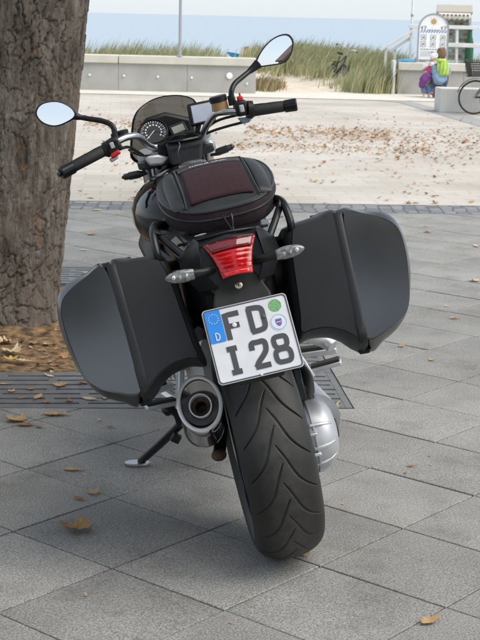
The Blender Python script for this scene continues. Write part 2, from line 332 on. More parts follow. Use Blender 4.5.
def mk_screen():
    m, n, L, b = graph('smoked_screen'); t = n.new('ShaderNodeBsdfTransparent'); t.inputs[0].default_value = (.42, .41, .39, 1)
    gl = n.new('ShaderNodeBsdfGlossy'); gl.inputs['Roughness'].default_value = .04; f = n.new('ShaderNodeFresnel'); f.inputs[0].default_value = 1.45
    x = n.new('ShaderNodeMixShader'); L(f.outputs[0], x.inputs[0]); L(t.outputs[0], x.inputs[1]); L(gl.outputs[0], x.inputs[2]); L(x.outputs[0], n['Material Output'].inputs[0])
mk_screen()
for nm, c, r in [('skin', (.55, .36, .27), .6), ('hair', (.17, .10, .055), .6), ('knit_blue', (.22, .33, .46), .9), ('scarf_green', (.33, .48, .10), .9), ('denim', (.13, .2, .32), .9), ('shoe', (.10, .09, .09), .7), ('bag_brown', (.11, .07, .07), .7),
                 ('shirt_white', (.75, .73, .72), .9), ('vest_red', (.38, .06, .15), .9), ('jacket_purple', (.17, .05, .21), .8), ('helmet_white', (.75, .77, .82), .3), ('helmet_blue', (.15, .22, .5), .3),
                 ('wicker', (.35, .32, .27), .8), ('awning', (.75, .73, .66), .8), ('awning_red', (.25, .19, .16), .8), ('green_cover', (.02, .10, .045), .6), ('cush_teal', (.55, .62, .56), .8), ('cush_red', (.45, .2, .15), .8), ('blue_sheet', (.04, .25, .42), .5), ('boat_blue', (.015, .22, .40), .35),
                 ('tyre_black', (.03, .03, .03), .7), ('bike_black', (.02, .02, .022), .35), ('sign_ink', (.16, .17, .2), .6), ('sign_blue', (.07, .2, .5), .5), ('sign_gold', (.5, .3, .12), .5), ('sign_face', (.8, .8, .8), .4),
                 ('brick_wall', (.6, .57, .52), .9), ('thatch', (.17, .11, .085), .95), ('timber', (.12, .08, .06), .8), ('window_glass', (.05, .06, .07), .1), ('bike_blue', (.02, .025, .04), .35)]:
    mat(nm, c, r, col2=tuple(min(1, v*1.18+.004) for v in c), nscale=25)
# ------------------------------------------------------------------ ground, sea, dunes
# paving frame: origin = front right corner of the tree grate, turned 5 degrees
GA = R(5.0); GU = np.array([math.cos(GA), math.sin(GA), 0]); GV = np.array([-math.sin(GA), math.cos(GA), 0]); GO = np.array([.44, 5.22, 0])
def gw(u, v, z=0): return GO+GU*u+GV*v+np.array((0, 0, z))
def guv(p): d = np.array([p[0], p[1], 0])-GO; return d@GU, d@GV
V1, V2 = 5.49, 5.99                      # cobble strip between slabs and plaza
def quad(name, pts, mt, kind='structure'):
    return tag(MB().add(pts, [tuple(range(len(pts)))]).build(name, mt, smooth=0), kind=kind)
ground_o = quad('ground', [(-400, -400, -.09), (400, -400, -.09), (400, 27.4, -.09), (-400, 27.4, -.09)], 'bed')
pav = quad('pavement', [gw(-14, -14, -.012), gw(14, -14, -.012), gw(14, V1, -.012), gw(-14, V1, -.012)], 'bed')
strip = quad('cobble_strip', [gw(-40, V1, 0), gw(40, V1, 0), gw(40, V2, 0), gw(-40, V2, 0)], 'cobble')
plaza = quad('plaza', [gw(-60, V2, .002), gw(60, V2, .002), gw(60, 24.5, .002), gw(-60, 24.5, .002)], 'plaza')
# darker paved band that swings towards the viewer on the right, and the pale footway by the wall
a, b_, c_, d_ = ground(330, 95.4), ground(403, 100), ground(480, 119), ground(480, 127)
q1 = ground(398, 102.5); q2 = ground(330, 97)
mat('band_paving', (.27, .268, .262), .75, col2=(.33, .325, .31), nscale=4)
band = tag(MB().add([np.array((p[0], p[1], .006)) for p in (q2, q1, d_, d_+(3, -3.6, 0), c_+(4, -3.6, 0), c_, b_, a)], [(0, 1, 6, 7), (1, 2, 5, 6), (2, 3, 4, 5)]).build('paved_band', 'band_paving', smooth=0), kind='structure')
mat('footway_stone', (.56, .52, .45), .8, col2=(.64, .60, .53), nscale=1.4)
fw_ = quad('footway', [(-30, 25.35, .010), (3.2, 26.1, .010), (30, 27.4, .010), (30, 29.0, .010), (3.2, 28.6, .010), (-30, 27.4, .010)], 'footway_stone')
# dune ground behind the walls: rises, then falls to the beach
def dune_h(x, y):
    p = .02*(y-28)                                           # gentle rise of the sand path
    h = p+.03*math.sin(x*1.7+y*.9)
    k = max(0, min(1, (y-28.6)/3.5)); k = k*k*(3-2*k)
    path = math.exp(-((x-(1.4-.16*(y-28)))/1.15)**2)*max(0, 1-max(0, y-32.5)/2.0)   # where the path cuts through
    h += k*(1-path)*(.22+.10*math.sin(x*.8+1)+.07*math.sin(x*2.1+y))
    f = max(0, min(1, (y-36)/16)); h = h*(1-f)-3.6*f*f
    return h
ys = np.concatenate([np.linspace(27.25, 36, 44), np.linspace(36.5, 56, 16)]); xs = np.concatenate([np.linspace(-60, -11, 14), np.linspace(-10, 14, 97), np.linspace(15, 60, 14)])
dune = MB().grid([[(x, y, dune_h(x, y)-(0.03 if y < 28 else 0)) for x in xs] for y in ys]).build('dune', 'sand', smooth=60); tag(dune, kind='structure')
sea = quad('sea', [(-9000, 50, -3.0), (9000, 50, -3.0), (9000, 12000, -3.0), (-9000, 12000, -3.0)], 'sea_water')

# ------------------------------------------------------------------ paving slabs, 40 cm, laid diagonally
P0 = np.array([-.6349, 3.8284]); E1 = np.array([math.sin(R(40)), math.cos(R(40))]); E2 = np.array([math.cos(R(40)), -math.sin(R(40))])
GS = 3.05                                  # grate size
def clip(poly, f):                         # keep f>=0
    o = []
    for i in range(len(poly)):
        a, b = poly[i], poly[(i+1) % len(poly)]; fa, fb = f(a), f(b)
        if fa >= 0: o.append(a)
        if (fa >= 0) != (fb >= 0): t = fa/(fa-fb); o.append(a+(b-a)*t)
    return o
def prc(p):
    d = np.array([p[0], p[1], -CH]); z = d@FW
    return (240+FPX*(d@RT)/z, 320-FPX*(d@UP)/z) if z > .3 else (-999, 9999)
g_ = .0030; hs = .2-g_
def slab_mesh(pieces, name):
    mb = MB()
    for poly in pieces:
        n = len(poly); c = sum(poly)/n
        tp = [(p[0]+(c[0]-p[0])/np.linalg.norm(c-p)*.0022, p[1]+(c[1]-p[1])/np.linalg.norm(c-p)*.0022, 0) for p in poly]
        mb.loft([[(p[0], p[1], -.05) for p in poly], [(p[0], p[1], -.0018) for p in poly], tp], False, True)
    return mb
shared = None; far_mb = MB(); slabs = []
for i in range(-32, 33):
    for j in range(-32, 33):
        c = P0+.4*((i+.5)*E1+(j+.5)*E2)
        u, v = guv(c)
        if abs(u) > 12 or v > V1+.3 or v < -12: continue
        poly = [c+hs*(a*E1+b*E2) for a, b in ((-1, -1), (1, -1), (1, 1), (-1, 1))]
        uv = [guv(p) for p in poly]
        whole = all(q[1] < V1-.004 for q in uv) and (all(q[0] > .006 for q in uv) or all(q[0] < -GS-.006 for q in uv) or all(q[1] < -.006 for q in uv) or all(q[1] > GS+.006 for q in uv))
        if whole: pcs = [poly]
        else:
            base = clip(poly, lambda p: V1-.004-guv(p)[1]); pcs = []
            if len(base) > 2:
                F_ = [lambda p: -.006-guv(p)[1], lambda p: guv(p)[1]-GS-.006, lambda p: guv(p)[0]-.006, lambda p: -GS-.006-guv(p)[0]]
                for f in F_:
                    q = clip(base, f)
                    if len(q) > 2: pcs.append(q)
                    base = clip(base, lambda p: -f(p))
                    if len(base) < 3: break
        if not pcs: continue
        px = [prc(p) for p in poly]
        vis = any(-12 < q[0] < 492 and 190 < q[1] < 660 for q in px)
        dz = random.uniform(-.0012, .0012)
        if not vis:
            far_mb.v and None
            sm_ = slab_mesh(pcs, 's'); far_mb.add([(p[0], p[1], p[2]+dz) for p in sm_.v], sm_.f); continue
        if whole:
            if shared is None:
                o = slab_mesh([[q-c for q in poly]], 's').build('paving_slab', 'slab', pav, smooth=0); shared = o.data
            else:
                o = bpy.data.objects.new('paving_slab', shared); COL.objects.link(o); o.parent = pav
        else:
            o = slab_mesh([[q-c for q in pc] for pc in pcs], 's').build('paving_slab', 'slab', pav, smooth=0)
        o.location = (c[0], c[1], dz); o.rotation_euler = (random.uniform(-.0022, .0022), random.uniform(-.0022, .0022), 0); slabs.append(o)
tag(far_mb.build('paving_slab', 'slab', pav, smooth=0), kind='stuff')

# ------------------------------------------------------------------ tree grate and pit
RWD = .54
gr = empty('tree_grate', gw(-GS/2, GS/2), GA, 'dark slotted cast iron tree grate set in the paving around the trunk', 'tree grate')
def grate_section(u0, u1, v0, v1, slot, gap, pitch, jit):
    mb = MB(); cu, cv = -GS/2, GS/2
    def bx(a, b, c, d): mb.box(((a+b)/2-cu, (c+d)/2-cv, -.016), (b-a, d-c, .036))
    mg = .028; sw = .020; n = int((v1-v0-2*mg)/pitch); pt = (v1-v0-2*mg)/n; v = v0
    bx(u0, u0+mg, v0, v1); bx(u1-mg, u1, v0, v1)
    U0, U1 = u0+mg, u1-mg
    for k in range(n+1):
        a = v0 if k == 0 else v0+mg+k*pt-pt/2+sw/2
        b = v1 if k == n else v0+mg+(k+1)*pt-pt/2-sw/2
        bx(U0, U1, a, b)
        if k < n:
            c, d = b, b+sw; x = U0+(jit*(slot+gap)*.5 if k % 2 else 0); bx(U0, x+gap, c, d) if x > U0 else None
            x = x+gap if x > U0 else x+gap*.0
            while x < U1:
                e = min(x+slot, U1)
                f = min(e+gap, U1)
                if f > e: bx(e, f, c, d)
                x = f
    return mb
tag(grate_section(-GS+.002, -.0, 0, RWD, .30, .035, .066, 1).build('grate_plate', 'cast_iron', gr, smooth=0, bevel=.002), 'front grate plate with long slots')
grate_section(-GS, 0, GS-RWD, GS, .30, .035, .066, 1).build('grate_plate', 'cast_iron', gr, smooth=0)
tag(grate_section(-RWD, 0, RWD+.004, GS-RWD-.004, .085, .06, .066, 1).build('grate_plate', 'cast_iron', gr, smooth=0, bevel=.002), 'right grate plate with short slots')
grate_section(-GS, -GS+RWD, RWD+.004, GS-RWD-.004, .085, .06, .066, 1).build('grate_plate', 'cast_iron', gr, smooth=0)
rng = np.random.default_rng(3)
n_ = 70; sp = []
for i in range(n_):
    row = []
    for j in range(n_):
        u = -GS+.01+(GS-.02)*i/(n_-1); v = .01+(GS-.02)*j/(n_-1)
        dd = min(-u, GS+u, v, GS-v); rr = math.hypot(u+1.62, v-1.52)
        z = -.16 if dd < RWD else -.012+.05*math.exp(-(rr/.55)**2)+rng.uniform(-.006, .008)
        row.append(gw(u, v, z))
    sp.append(row)
soil = tag(MB().grid(sp).build('tree_pit_soil', 'soil', smooth=80), kind='structure')

# ------------------------------------------------------------------ leaves
def leaf_outline(kind):
    if kind == 'maple':
        h = [(0, -.5), (.10, -.42), (.36, -.46), (.30, -.28), (.56, -.12), (.40, -.04), (.62, .22), (.34, .16), (.30, .30), (.16, .22), (.12, .50), (0, .72)]
    elif kind == 'oak':
        h = [(0, -.6), (.05, -.5), (.2, -.42), (.14, -.3), (.32, -.18), (.2, -.06), (.38, .1), (.22, .2), (.3, .38), (.14, .42), (.1, .58), (0, .62)]
    else:
        h = [(0, -.55), (.12, -.4), (.24, -.15), (.26, .05), (.2, .28), (.1, .45), (0, .6)]
    return h+[(-x, y) for x, y in h[-2:0:-1]]
def leaf_verts(kind, size, curl, rngs):
    o = leaf_outline(kind); k = rngs.uniform(.6, 1.4)
    def zz(x, y): return size*(curl*(x*x*1.4*k+.5*y*y)+.05*math.sin(9*x+5*y+k*7)*abs(x))
    vs = [(x*size, y*size, zz(x, y)) for x, y in o]; mid = [(0, .05*size, zz(0, .05)-.02*size)]
    n = len(o); fs = [(i, (i+1) % n, n) for i in range(n)]
    return vs+mid, fs
class LR:
    def uniform(s, a, b): return random.uniform(a, b)
def leaf(px, py, wpx, kind, mt, label, group=None, rz=None, z=.004, curl=.5, Y=None):
    p = ground(px, py, z) ; sc = wpx*np.linalg.norm(p-CP)/FPX
    vs, fs = leaf_verts(kind, sc/1.0, curl, LR()); mb = MB().add(vs, fs)
    mb.add([(-.004*1, -.5*sc, .002), (.004, -.5*sc, .002), (.003, -.8*sc, .006), (-.001, -.8*sc, .006)], [(0, 1, 2, 3)])
    o = mb.build('fallen_leaf', mt, smooth=80); mz = min(v[2] for v in mb.v)
    o.location = (p[0], p[1], z-mz); o.rotation_euler = (random.uniform(-.06, .06), random.uniform(-.06, .06), random.uniform(0, 6.28) if rz is None else rz)
    return tag(o, label, 'leaf', group)
def litter_mesh(name, spots, label=None):
    V = []; Fs = []
    for (x, y, z, s) in spots:
        kind = random.choice(['maple', 'oak', 'plain', 'plain']); vs, fs = leaf_verts(kind, s, random.uniform(.2, 1.1), LR())
        a = random.uniform(0, 6.28); tx = random.gauss(0, .25); ty = random.gauss(0, .25); ca, sa = math.cos(a), math.sin(a); o = len(V); mz = 9
        out = []
        for (px, py, pz) in vs:
            X, Y_ = ca*px-sa*py, sa*px+ca*py; Z = pz+tx*X+ty*Y_; mz = min(mz, Z); out.append((x+X, y+Y_, Z))
        V += [(q[0], q[1], z+q[2]-mz+.002) for q in out]; Fs += [(a_+o, b2+o, c2+o) for a_, b2, c2 in fs]
    o = fastmesh(name, V, Fs, 'litter', smooth=0); return tag(o, kind='stuff')

# ------------------------------------------------------------------ sea walls
def wall(name, x0, x1, yf, zt, capt, label, dirslope):
    rt = empty(name, (x0, yf, 0), math.atan(dirslope), label, 'wall'); L_ = x1-x0; n = max(1, round(L_/1.31)); 
    for k in range(n):
        a = L_*k/n; b = L_*(k+1)/n
        MB().box(((a+b)/2, .19, (zt-capt)/2), (b-a-.004, .36, zt-capt)).build('wall_panel', 'concrete', rt, smooth=0, bevel=.006)
    n2 = max(1, round(L_/2.6))
    for k in range(n2):
        a = L_*k/n2; b = L_*(k+1)/n2
        MB().box(((a+b)/2, .18, zt-capt/2+.003), (b-a-.014, .46, capt)).build('coping_stone', 'concrete_cap', rt, smooth=0, bevel=.012)
    return rt, L_, n
xl1 = at(256, 80, 27.2)[0]; ztop = at(160, 56.5, 27.1)[2]
lw, LL, ln = wall('concrete_wall', xl1-13.1, xl1, 27.1, ztop, .15, 'long low concrete wall with pale coping behind the tree', 0.012)
for px, py, r in [(89, 75, .022), (123.5, 76, .022), (157.5, 77, .022), (191.5, 78, .022), (229.4, 76, .062), (247, 84, .02)]:
    p = at(px, py, 27.1); q = (p[0]-(xl1-13.1), -.001, p[2])
    o = MB().lathe([(r, 0), (r, .012), (r*.8, .018)], q, (0, -1, 0), 20).build('wall_lamp' if r > .05 else 'tie_plug', 'light_lens', lw)
xr0 = at(397.5, 80, 28.4)[0]; zt2 = at(420, 63, 28.4)[2]
rw, LR_, rn = wall('concrete_wall', xr0, xr0+10.5, 28.4, zt2, .15, 'low concrete wall behind the crouching people on the right', 0.01)
MB().box((-.07, .19, .33), (.05, .4, .66)).build('end_post', 'white_paint', rw, smooth=0, bevel=.005)
# free-standing block seat
p1 = ground(440.5, 112.5); zb = at(442, 88.3, 23.0)[2]
blk = empty('concrete_bench', (p1[0], 23.05, 0), R(2), 'pale concrete block bench beside the parked bicycle', 'bench')
MB().box((1.6, .25, zb/2), (3.2, .5, zb-.004)).build('seat_block', 'concrete_pale', blk, smooth=0, bevel=.015)
MB().box((.02, .25, zb/2), (.10, .52, zb)).build('end_panel', 'concrete_pale', blk, smooth=0, bevel=.015)
# pole on the left wall
pp = at(179.6, 62.5, 27.2)
po = empty('flag_pole', (pp[0], 27.25, ztop), 0, 'slim grey metal pole standing on the left wall coping', 'pole')
MB().tube([(0, 0, .02), (0, 0, 3), (0, 0, 6.5)], [.03, .028, .022], 14).build('mast', 'galv', po); MB().lathe([(.07, 0.004), (.07, .02), (.035, .03)], (0, 0, 0), (0, 0, 1), 16).build('base_flange', 'galv', po)

# ------------------------------------------------------------------ dune grass
def grass(name, spots, matn, hmin, hmax, w0=.010):
    V = []; Fq = []
    for (x, y, z, s) in spots:
        h = random.uniform(hmin, hmax)*s; a = random.uniform(0, 6.28); ln_ = random.uniform(.1, .55)*h; wx = w0*random.uniform(.6, 1.3)
        b = random.gauss(.35, .5)   # wind leans blades to the right
        dx, dy = math.cos(b)*ln_, math.sin(b)*ln_*random.choice((-1, 1)); ca = math.cos(a)*wx; sa = math.sin(a)*wx; o = len(V)
        V += [(x-ca, y-sa, z-.02), (x+ca, y+sa, z-.02), (x+dx*.35+ca*.8, y+dy*.35+sa*.8, z+h*.62), (x+dx*.35-ca*.8, y+dy*.35-sa*.8, z+h*.62), (x+dx, y+dy, z+h), (x+dx+.002, y+dy, z+h)]
        Fq += [(o, o+1, o+2, o+3), (o+3, o+2, o+5, o+4)]
    return tag(fastmesh(name, V, Fq, matn), kind='stuff')
sp1 = []
def clump(n, x0, x1, y0, y1, dens=lambda x, y: 1, nb=26, sp=.16, s=(.7, 1.15)):
    out = []
    for _ in range(n):
        x = random.uniform(x0, x1); y = random.uniform(y0, y1)
        if random.random() > dens(x, y): continue
        sc = random.uniform(*s)*dens(x, y)**.3
        for _ in range(nb):
            xx, yy = random.gauss(x, sp), random.gauss(y, sp); out.append((xx, yy, dune_h(xx, yy), sc*random.uniform(.7, 1.1)))
    return out
def dL(x, y):
    return 1 if x < -1.2 else max(0, 1-(x+1.2)/.85)
def dR(x, y):
    c = 1.35-.17*(y-28.3)
    if y < 32.8 and abs(x-c) < .95-.06*(y-28): return 0
    if abs(x-2.05) < .35 and y < 31.9: return .12
    if x < c and y < 32.5: return .25
    return 1 if y > 33.5 or x > c else .6
sp1 += clump(640, -5.2, .4, 28.0, 34, dL, s=(.55, .95))
sp1 += clump(760, .1, 3.6, 28.6, 36, dR, s=(.42, .78))
sp1 += clump(60, 2.2, 2.98, 28.3, 29.4, s=(.6, 1.0)); sp1 += clump(120, 2.2, 8, 29.2, 34, s=(.5, .9)); sp1 += clump(220, -14, -5, 28, 34, s=(.6, 1.1), nb=14)
grass('dune_grass', sp1, 'dune_grass', .35, .72)
rs = []
for px, py, n, sx in [(259, 88, 12, .16), (265, 92, 7, .12), (261, 82, 8, .14)]:
    p = ground(px, py)
    for _ in range(n):
        x, y = random.gauss(p[0], sx), 28.0+random.uniform(.0, 1.2)
        for _ in range(22): rs.append((random.gauss(x, .1), random.gauss(y, .1), dune_h(x, y), 1))
p = at(306, 70, 31.5)
for _ in range(900): rs.append((random.gauss(p[0], .3), random.gauss(33.2, .25), dune_h(p[0], 31.5), random.uniform(.8, 1.6)))
grass('low_russet_scrub', rs, 'russet', .06, .24, .012)

# ------------------------------------------------------------------ tree
def worley(u, v, nu, seed):               # periodic in u
    rr = np.random.default_rng(seed); nv = int(v.max())+4; jx = rr.random((nu, nv)); jy = rr.random((nu, nv)); hv = rr.random((nu, nv))
    iu = np.floor(u).astype(int); iv = np.floor(v).astype(int); f1 = np.full(u.shape, 9.); f2 = np.full(u.shape, 9.); hh = np.zeros(u.shape)
    for a in (-1, 0, 1):
        for b in (-1, 0, 1):
            cu = (iu+a) % nu; cv = np.clip(iv+b, 0, nv-1); d = np.hypot(iu+a+jx[cu, cv]-u, iv+b+jy[cu, cv]-v)
            m = d < f1; f2 = np.where(m, f1, np.minimum(f2, d)); hh = np.where(m, hv[cu, cv], hh); f1 = np.where(m, d, f1)
    return f1, f2, hh
TC = np.array([at(-17, 316, 6.72)[0], 6.72, 0]); TLEAN = .125; TH = 4.2
na, nz = 460, 720; th = np.linspace(0, 2*np.pi, na, endpoint=False); zz_ = np.linspace(-.08, TH, nz); A, Z = np.meshgrid(th, zz_)
def vnoise(u, v, nu, seed):              # value noise, periodic in u
    rr = np.random.default_rng(seed); nv = int(v.max())+3; T = rr.random((nu, nv)); iu = np.floor(u).astype(int); iv = np.floor(v).astype(int); fu, fv = u-iu, v-iv
    fu = fu*fu*(3-2*fu); fv = fv*fv*(3-2*fv); a = T[iu % nu, iv]; b = T[(iu+1) % nu, iv]; c = T[iu % nu, iv+1]; d = T[(iu+1) % nu, iv+1]
    return (a*(1-fu)+b*fu)*(1-fv)+(c*(1-fu)+d*fu)*fv
An = A/(2*np.pi); Zn = Z+.1
wu = (vnoise(An*10, Zn*5, 10, 1)-.5)*1.5+(vnoise(An*40, Zn*22, 40, 2)-.5)*.7; wv = (vnoise(An*14, Zn*6, 14, 3)-.5)*1.2+(vnoise(An*44, Zn*20, 44, 4)-.5)*.5
ju = (vnoise(An*120, Zn*60, 120, 31)-.5)*.55; jv = (vnoise(An*120, Zn*60, 120, 32)-.5)*.55
f1, f2, hh = worley(An*46+wu+ju*.8, np.clip(Zn*10.5+wv*.8+jv*.6+1, 0, None), 46, 5)
g1, g2, gh = worley(An*110+wu*1.6+ju, np.clip(Zn*30+wv*1.8+jv+3, 0, None), 110, 9)
edge_on = np.clip(vnoise(An*11, Zn*3.2, 11, 7)*2.6-.55, .1, 1)
plate = 1-(1-np.clip((f2-f1)/.11, 0, 1))*edge_on
small = 1-(1-np.clip((g2-g1)/.13, 0, 1))*np.clip(vnoise(An*18, Zn*7, 18, 8)*2.4-.7, 0, 1)
fin = vnoise(An*160, Zn*50, 160, 10)*.5+vnoise(An*80, Zn*12, 80, 11)
disp = .012*plate+.006*hh*plate+.0035*small+.0025*gh*small+.004*fin+.006*vnoise(An*60, Zn*4, 60, 13)+.008*vnoise(An*6, Zn*1.5, 6, 12)-.018
rad0 = .335-.012*Z+.055*np.exp(-np.clip(Z, 0, 9)/.13)*(.7+.6*np.cos(A*4+2.6))+.015*np.cos(A*3+1.1+Z*.4)
rr_ = rad0+disp
X = TC[0]+TLEAN*Z+rr_*np.cos(A); Yv = TC[1]+.02*Z+rr_*np.sin(A)
V = np.stack([X, Yv, Z], -1).reshape(-1, 3); I = np.arange(na*nz).reshape(nz, na); J = np.roll(I, -1, 1)
Fq = np.stack([I[:-1], J[:-1], J[1:], I[1:]], -1).reshape(-1, 4)
tree = empty('broadleaf_tree', tuple(TC), 0, 'thick plane-like tree trunk with flaking grey bark at the left edge', 'tree')
tree['label'] = 'thick leaning tree trunk with flaking grey brown bark behind the left mirror'
trunk = fastmesh('trunk', V-TC, Fq, 'bark', tree, smooth=180)
at_ = trunk.data.attributes.new('h', 'FLOAT', 'POINT'); at_.data.foreach_set('value', disp.astype(np.float32).ravel())
def crown(tr, tip, seed, N, zmin=2.5):
    rg = np.random.default_rng(seed); rnd = random.Random(seed); limbs = MB(); ends = []
    for k in range(10):
        a = k*2.4+.5; ln_ = rnd.uniform(3.0, 4.8); el = rnd.uniform(.18, .8); s0 = tip*(.82+.18*rnd.random())
        e = s0+np.array([math.cos(a)*math.cos(el)*ln_, math.sin(a)*math.cos(el)*ln_, math.sin(el)*ln_]); m_ = (s0+e)/2+np.array([0, 0, .35])
        c = curve([s0, m_, e], 6); limbs.tube(c, list(np.linspace(.13, .03, len(c))), 9); ends += c[4:]
        for _ in range(4):
            q = rnd.choice(c[4:]); e2 = q+np.array([rnd.gauss(0, .9), rnd.gauss(0, .9), rnd.uniform(-.2, 1.0)]); limbs.tube([q, (q+e2)/2+np.array([0, 0, .1]), e2], [.035, .025, .01], 6); ends += [(q+e2)/2, e2]
    limbs.tube([tip*.97, tip+np.array([.2, 0, 1.5]), tip+np.array([.1, .2, 3.2])], [.27, .17, .05], 12); ends += [tip+np.array([.1, .2, 2.5])]
    limbs.build('limb', 'bark', tr); V = []; Fq = []
    while len(Fq) < N:
        c = ends[rg.integers(len(ends))]+rg.normal(0, .55, 3)
        if c[2] < zmin: continue
        n1 = nrm(rg.normal(0, 1, 3)+np.array([0, 0, 1.2])); u, v, _ = frame(n1, (.3, .2, 1)); s = rg.uniform(.08, .15); o = len(V)
        V += [c-u*s*.7, c-v*s+u*.1*s, c+u*s*.75, c+v*s]; Fq.append((o, o+1, o+2, o+3))
    fastmesh('crown', V, Fq, 'crown_leaf', tr)
crown(tree, np.array([TLEAN*TH, .02*TH, TH]), 21, 4200)
# unseen tree added behind the viewer to darken the glossy cases' upper reflection
tree2 = empty('broadleaf_tree', (-4.4, -5.0, 0), 0, 'added broad leafy tree, unseen behind the viewer, mirrored darkly in the side cases', 'tree')
MB().tube([(0, 0, -.05), (.05, 0, 1.0), (.12, .05, 2.4), (.2, .1, 5.9)], [.42, .33, .30, .25], 28).build('trunk', 'bark', tree2)
crown(tree2, np.array([.2, .1, 5.9]), 33, 17000, 4.6)
tree3 = empty('broadleaf_tree', (4.9, -4.4, 0), 0, 'added tall leafy tree, unseen behind the viewer, mirrored in the right side case', 'tree')  # another unseen tree, added so the right case reflects dark foliage
MB().tube([(0, 0, -.05), (-.04, 0, 1.0), (-.1, .05, 2.6), (-.15, .1, 6.4)], [.40, .31, .28, .22], 28).build('trunk', 'bark', tree3)
crown(tree3, np.array([-.15, .1, 6.4]), 41, 17000, 5.0)
# ------------------------------------------------------------------ motorcycle
bk = empty('motorcycle', (0, 0, 0), 0, 'black touring motorcycle with two side cases leaning on its side stand', 'motorcycle')
BMX = Matrix([[*RB[i], BC[i]] for i in range(3)]+[[0, 0, 0, 1]]); bk.matrix_world = BMX
def mx(ps): return [(-p[0], p[1], p[2]) for p in ps]
WR = .316
# --- rear wheel
def wheel(name, org, rot, hw, rout, tread):
    rim = MB(); ax = rot@np.array((1, 0, 0)); fo = np.array(org)
    rim.lathe([(.216, -hw*.72), (.224, -hw*.80), (.224, -hw*.70), (.196, -hw*.55), (.190, 0), (.196, hw*.55), (.224, hw*.70), (.224, hw*.80), (.216, hw*.72), (.205, hw*.55), (.205, -hw*.55)], fo, ax, 64, False)
    for k in range(5):
        for dd in (-.13, .13):
            t = 2*math.pi*k/5+.3; u = rot@np.array((0, math.cos(t), math.sin(t))); v = rot@np.array((0, math.cos(t+dd), math.sin(t+dd)))
            rim.bar(fo+u*.05, fo+v*.198, .03, .02, ax)
    rim.lathe([(.06, -.05), (.062, .05)], fo, ax, 24)
    rimo = rim.build(name, 'black_satin', bk, bevel=0)
    for sx in (-1, 1): MB().lathe([(.2255, sx*(hw*.80)), (.2255, sx*(hw*.80+.0035)), (.221, sx*(hw*.80+.0035)), (.221, sx*hw*.80)], fo, ax, 64, False).build('rim_flange', 'alu', rimo)
    na_, nc = (2000, 200) if tread else (160, 40)
    ta = np.linspace(0, 2*np.pi, na_, endpoint=False); q = np.linspace(-1, 1, nc+1)
    sh = (rout-.222)
    a = q*1.0
    ang = np.clip(q/.72, -1, 1)*np.pi/2; xs_ = hw*np.sin(ang)*.985; rr = rout-.056*(1-np.cos(ang))*(hw/.095)
    k = np.clip((np.abs(q)-.72)/.28, 0, 1); rsh = rout-.056*(hw/.095)
    xs_ = np.where(k > 0, np.sign(q)*hw*(1-.0*k-.24*k**2+.03*np.sin(k*np.pi)), xs_); rr = np.where(k > 0, rsh-(rsh-.221)*k, rr)
    tcs = np.concatenate([[0], np.cumsum(np.hypot(np.diff(xs_), np.diff(rr)))]); tcs -= tcs[-1]/2
    Rr = np.repeat(rr[None], na_, 0); Xx = np.repeat(xs_[None], na_, 0); dep = np.zeros((na_, nc+1))
    if tread:
        NP = 20; per = 2*np.pi*rout/NP; s = ta*rout
        for sg, off in ((1, 0), (-1, .5)):
            t_ = sg*tcs[None, :]
            for kk in (-2, -1, 0, 1, 2):
                sm = (s/per-off) % 1; ss = (sm+kk)[:, None]*per          # distance above groove start, running down
                u_ = ss
                tt = -.006+.22*u_+.068*np.clip(u_/.15, 0, 2)**2+.006*np.sin(np.clip(u_/.15, 0, 1)*2*np.pi)
                sl_pe = .22+.068*2*np.clip(u_/.15, 0, 2)/.15
                dd = np.abs(t_-tt)/np.sqrt(1+sl_pe**2); wd = .0020*np.clip(np.minimum((u_+.004)/.03, (.150-u_)/.02), 0, 1)
                dep = np.maximum(dep, np.clip((wd+.0010-dd)/.0014, 0, 1)*(wd > .0004))
                tt2 = .052+.75*(u_-.045); wd2 = .0*np.clip(np.minimum((u_-.045)/.01, (.085-u_)/.01), 0, 1); dd2 = np.abs(t_-tt2)/1.25
                dep = np.maximum(dep, np.clip((wd2+.001-dd2)/.0014, 0, 1)*(wd2 > .0004))
        dep[:, np.abs(tcs) > .128] = 0
    Rr = Rr-dep*.0050
    P = np.stack([Xx, Rr*np.cos(ta)[:, None], Rr*np.sin(ta)[:, None]], -1).reshape(-1, 3)@np.array(rot).T+fo
    I = np.arange(na_*(nc+1)).reshape(na_, nc+1); J = np.roll(I, -1, 0)
    Fq_ = np.stack([I[:, :-1], I[:, 1:], J[:, 1:], J[:, :-1]], -1).reshape(-1, 4)
    to = fastmesh('tyre', P, Fq_, 'tyre_rubber', rimo, smooth=180); to.data.set_sharp_from_angle(angle=R(70))
    MB().lathe([(.135, -hw*.62), (.135, -hw*.62-.005), (.08, -hw*.62-.005), (.08, -hw*.62)], fo, ax, 40, False).build('brake_disc', 'brushed_steel', rimo)
    return rimo
ID3 = np.eye(3)
wheel('rear_wheel', (0, 0, WR), ID3, .0955, WR, True)
FROT = SM
FWC = st(np.array((0, 1.495, .30))-SO)
wheel('front_wheel', FWC, FROT, .062, .30, False)
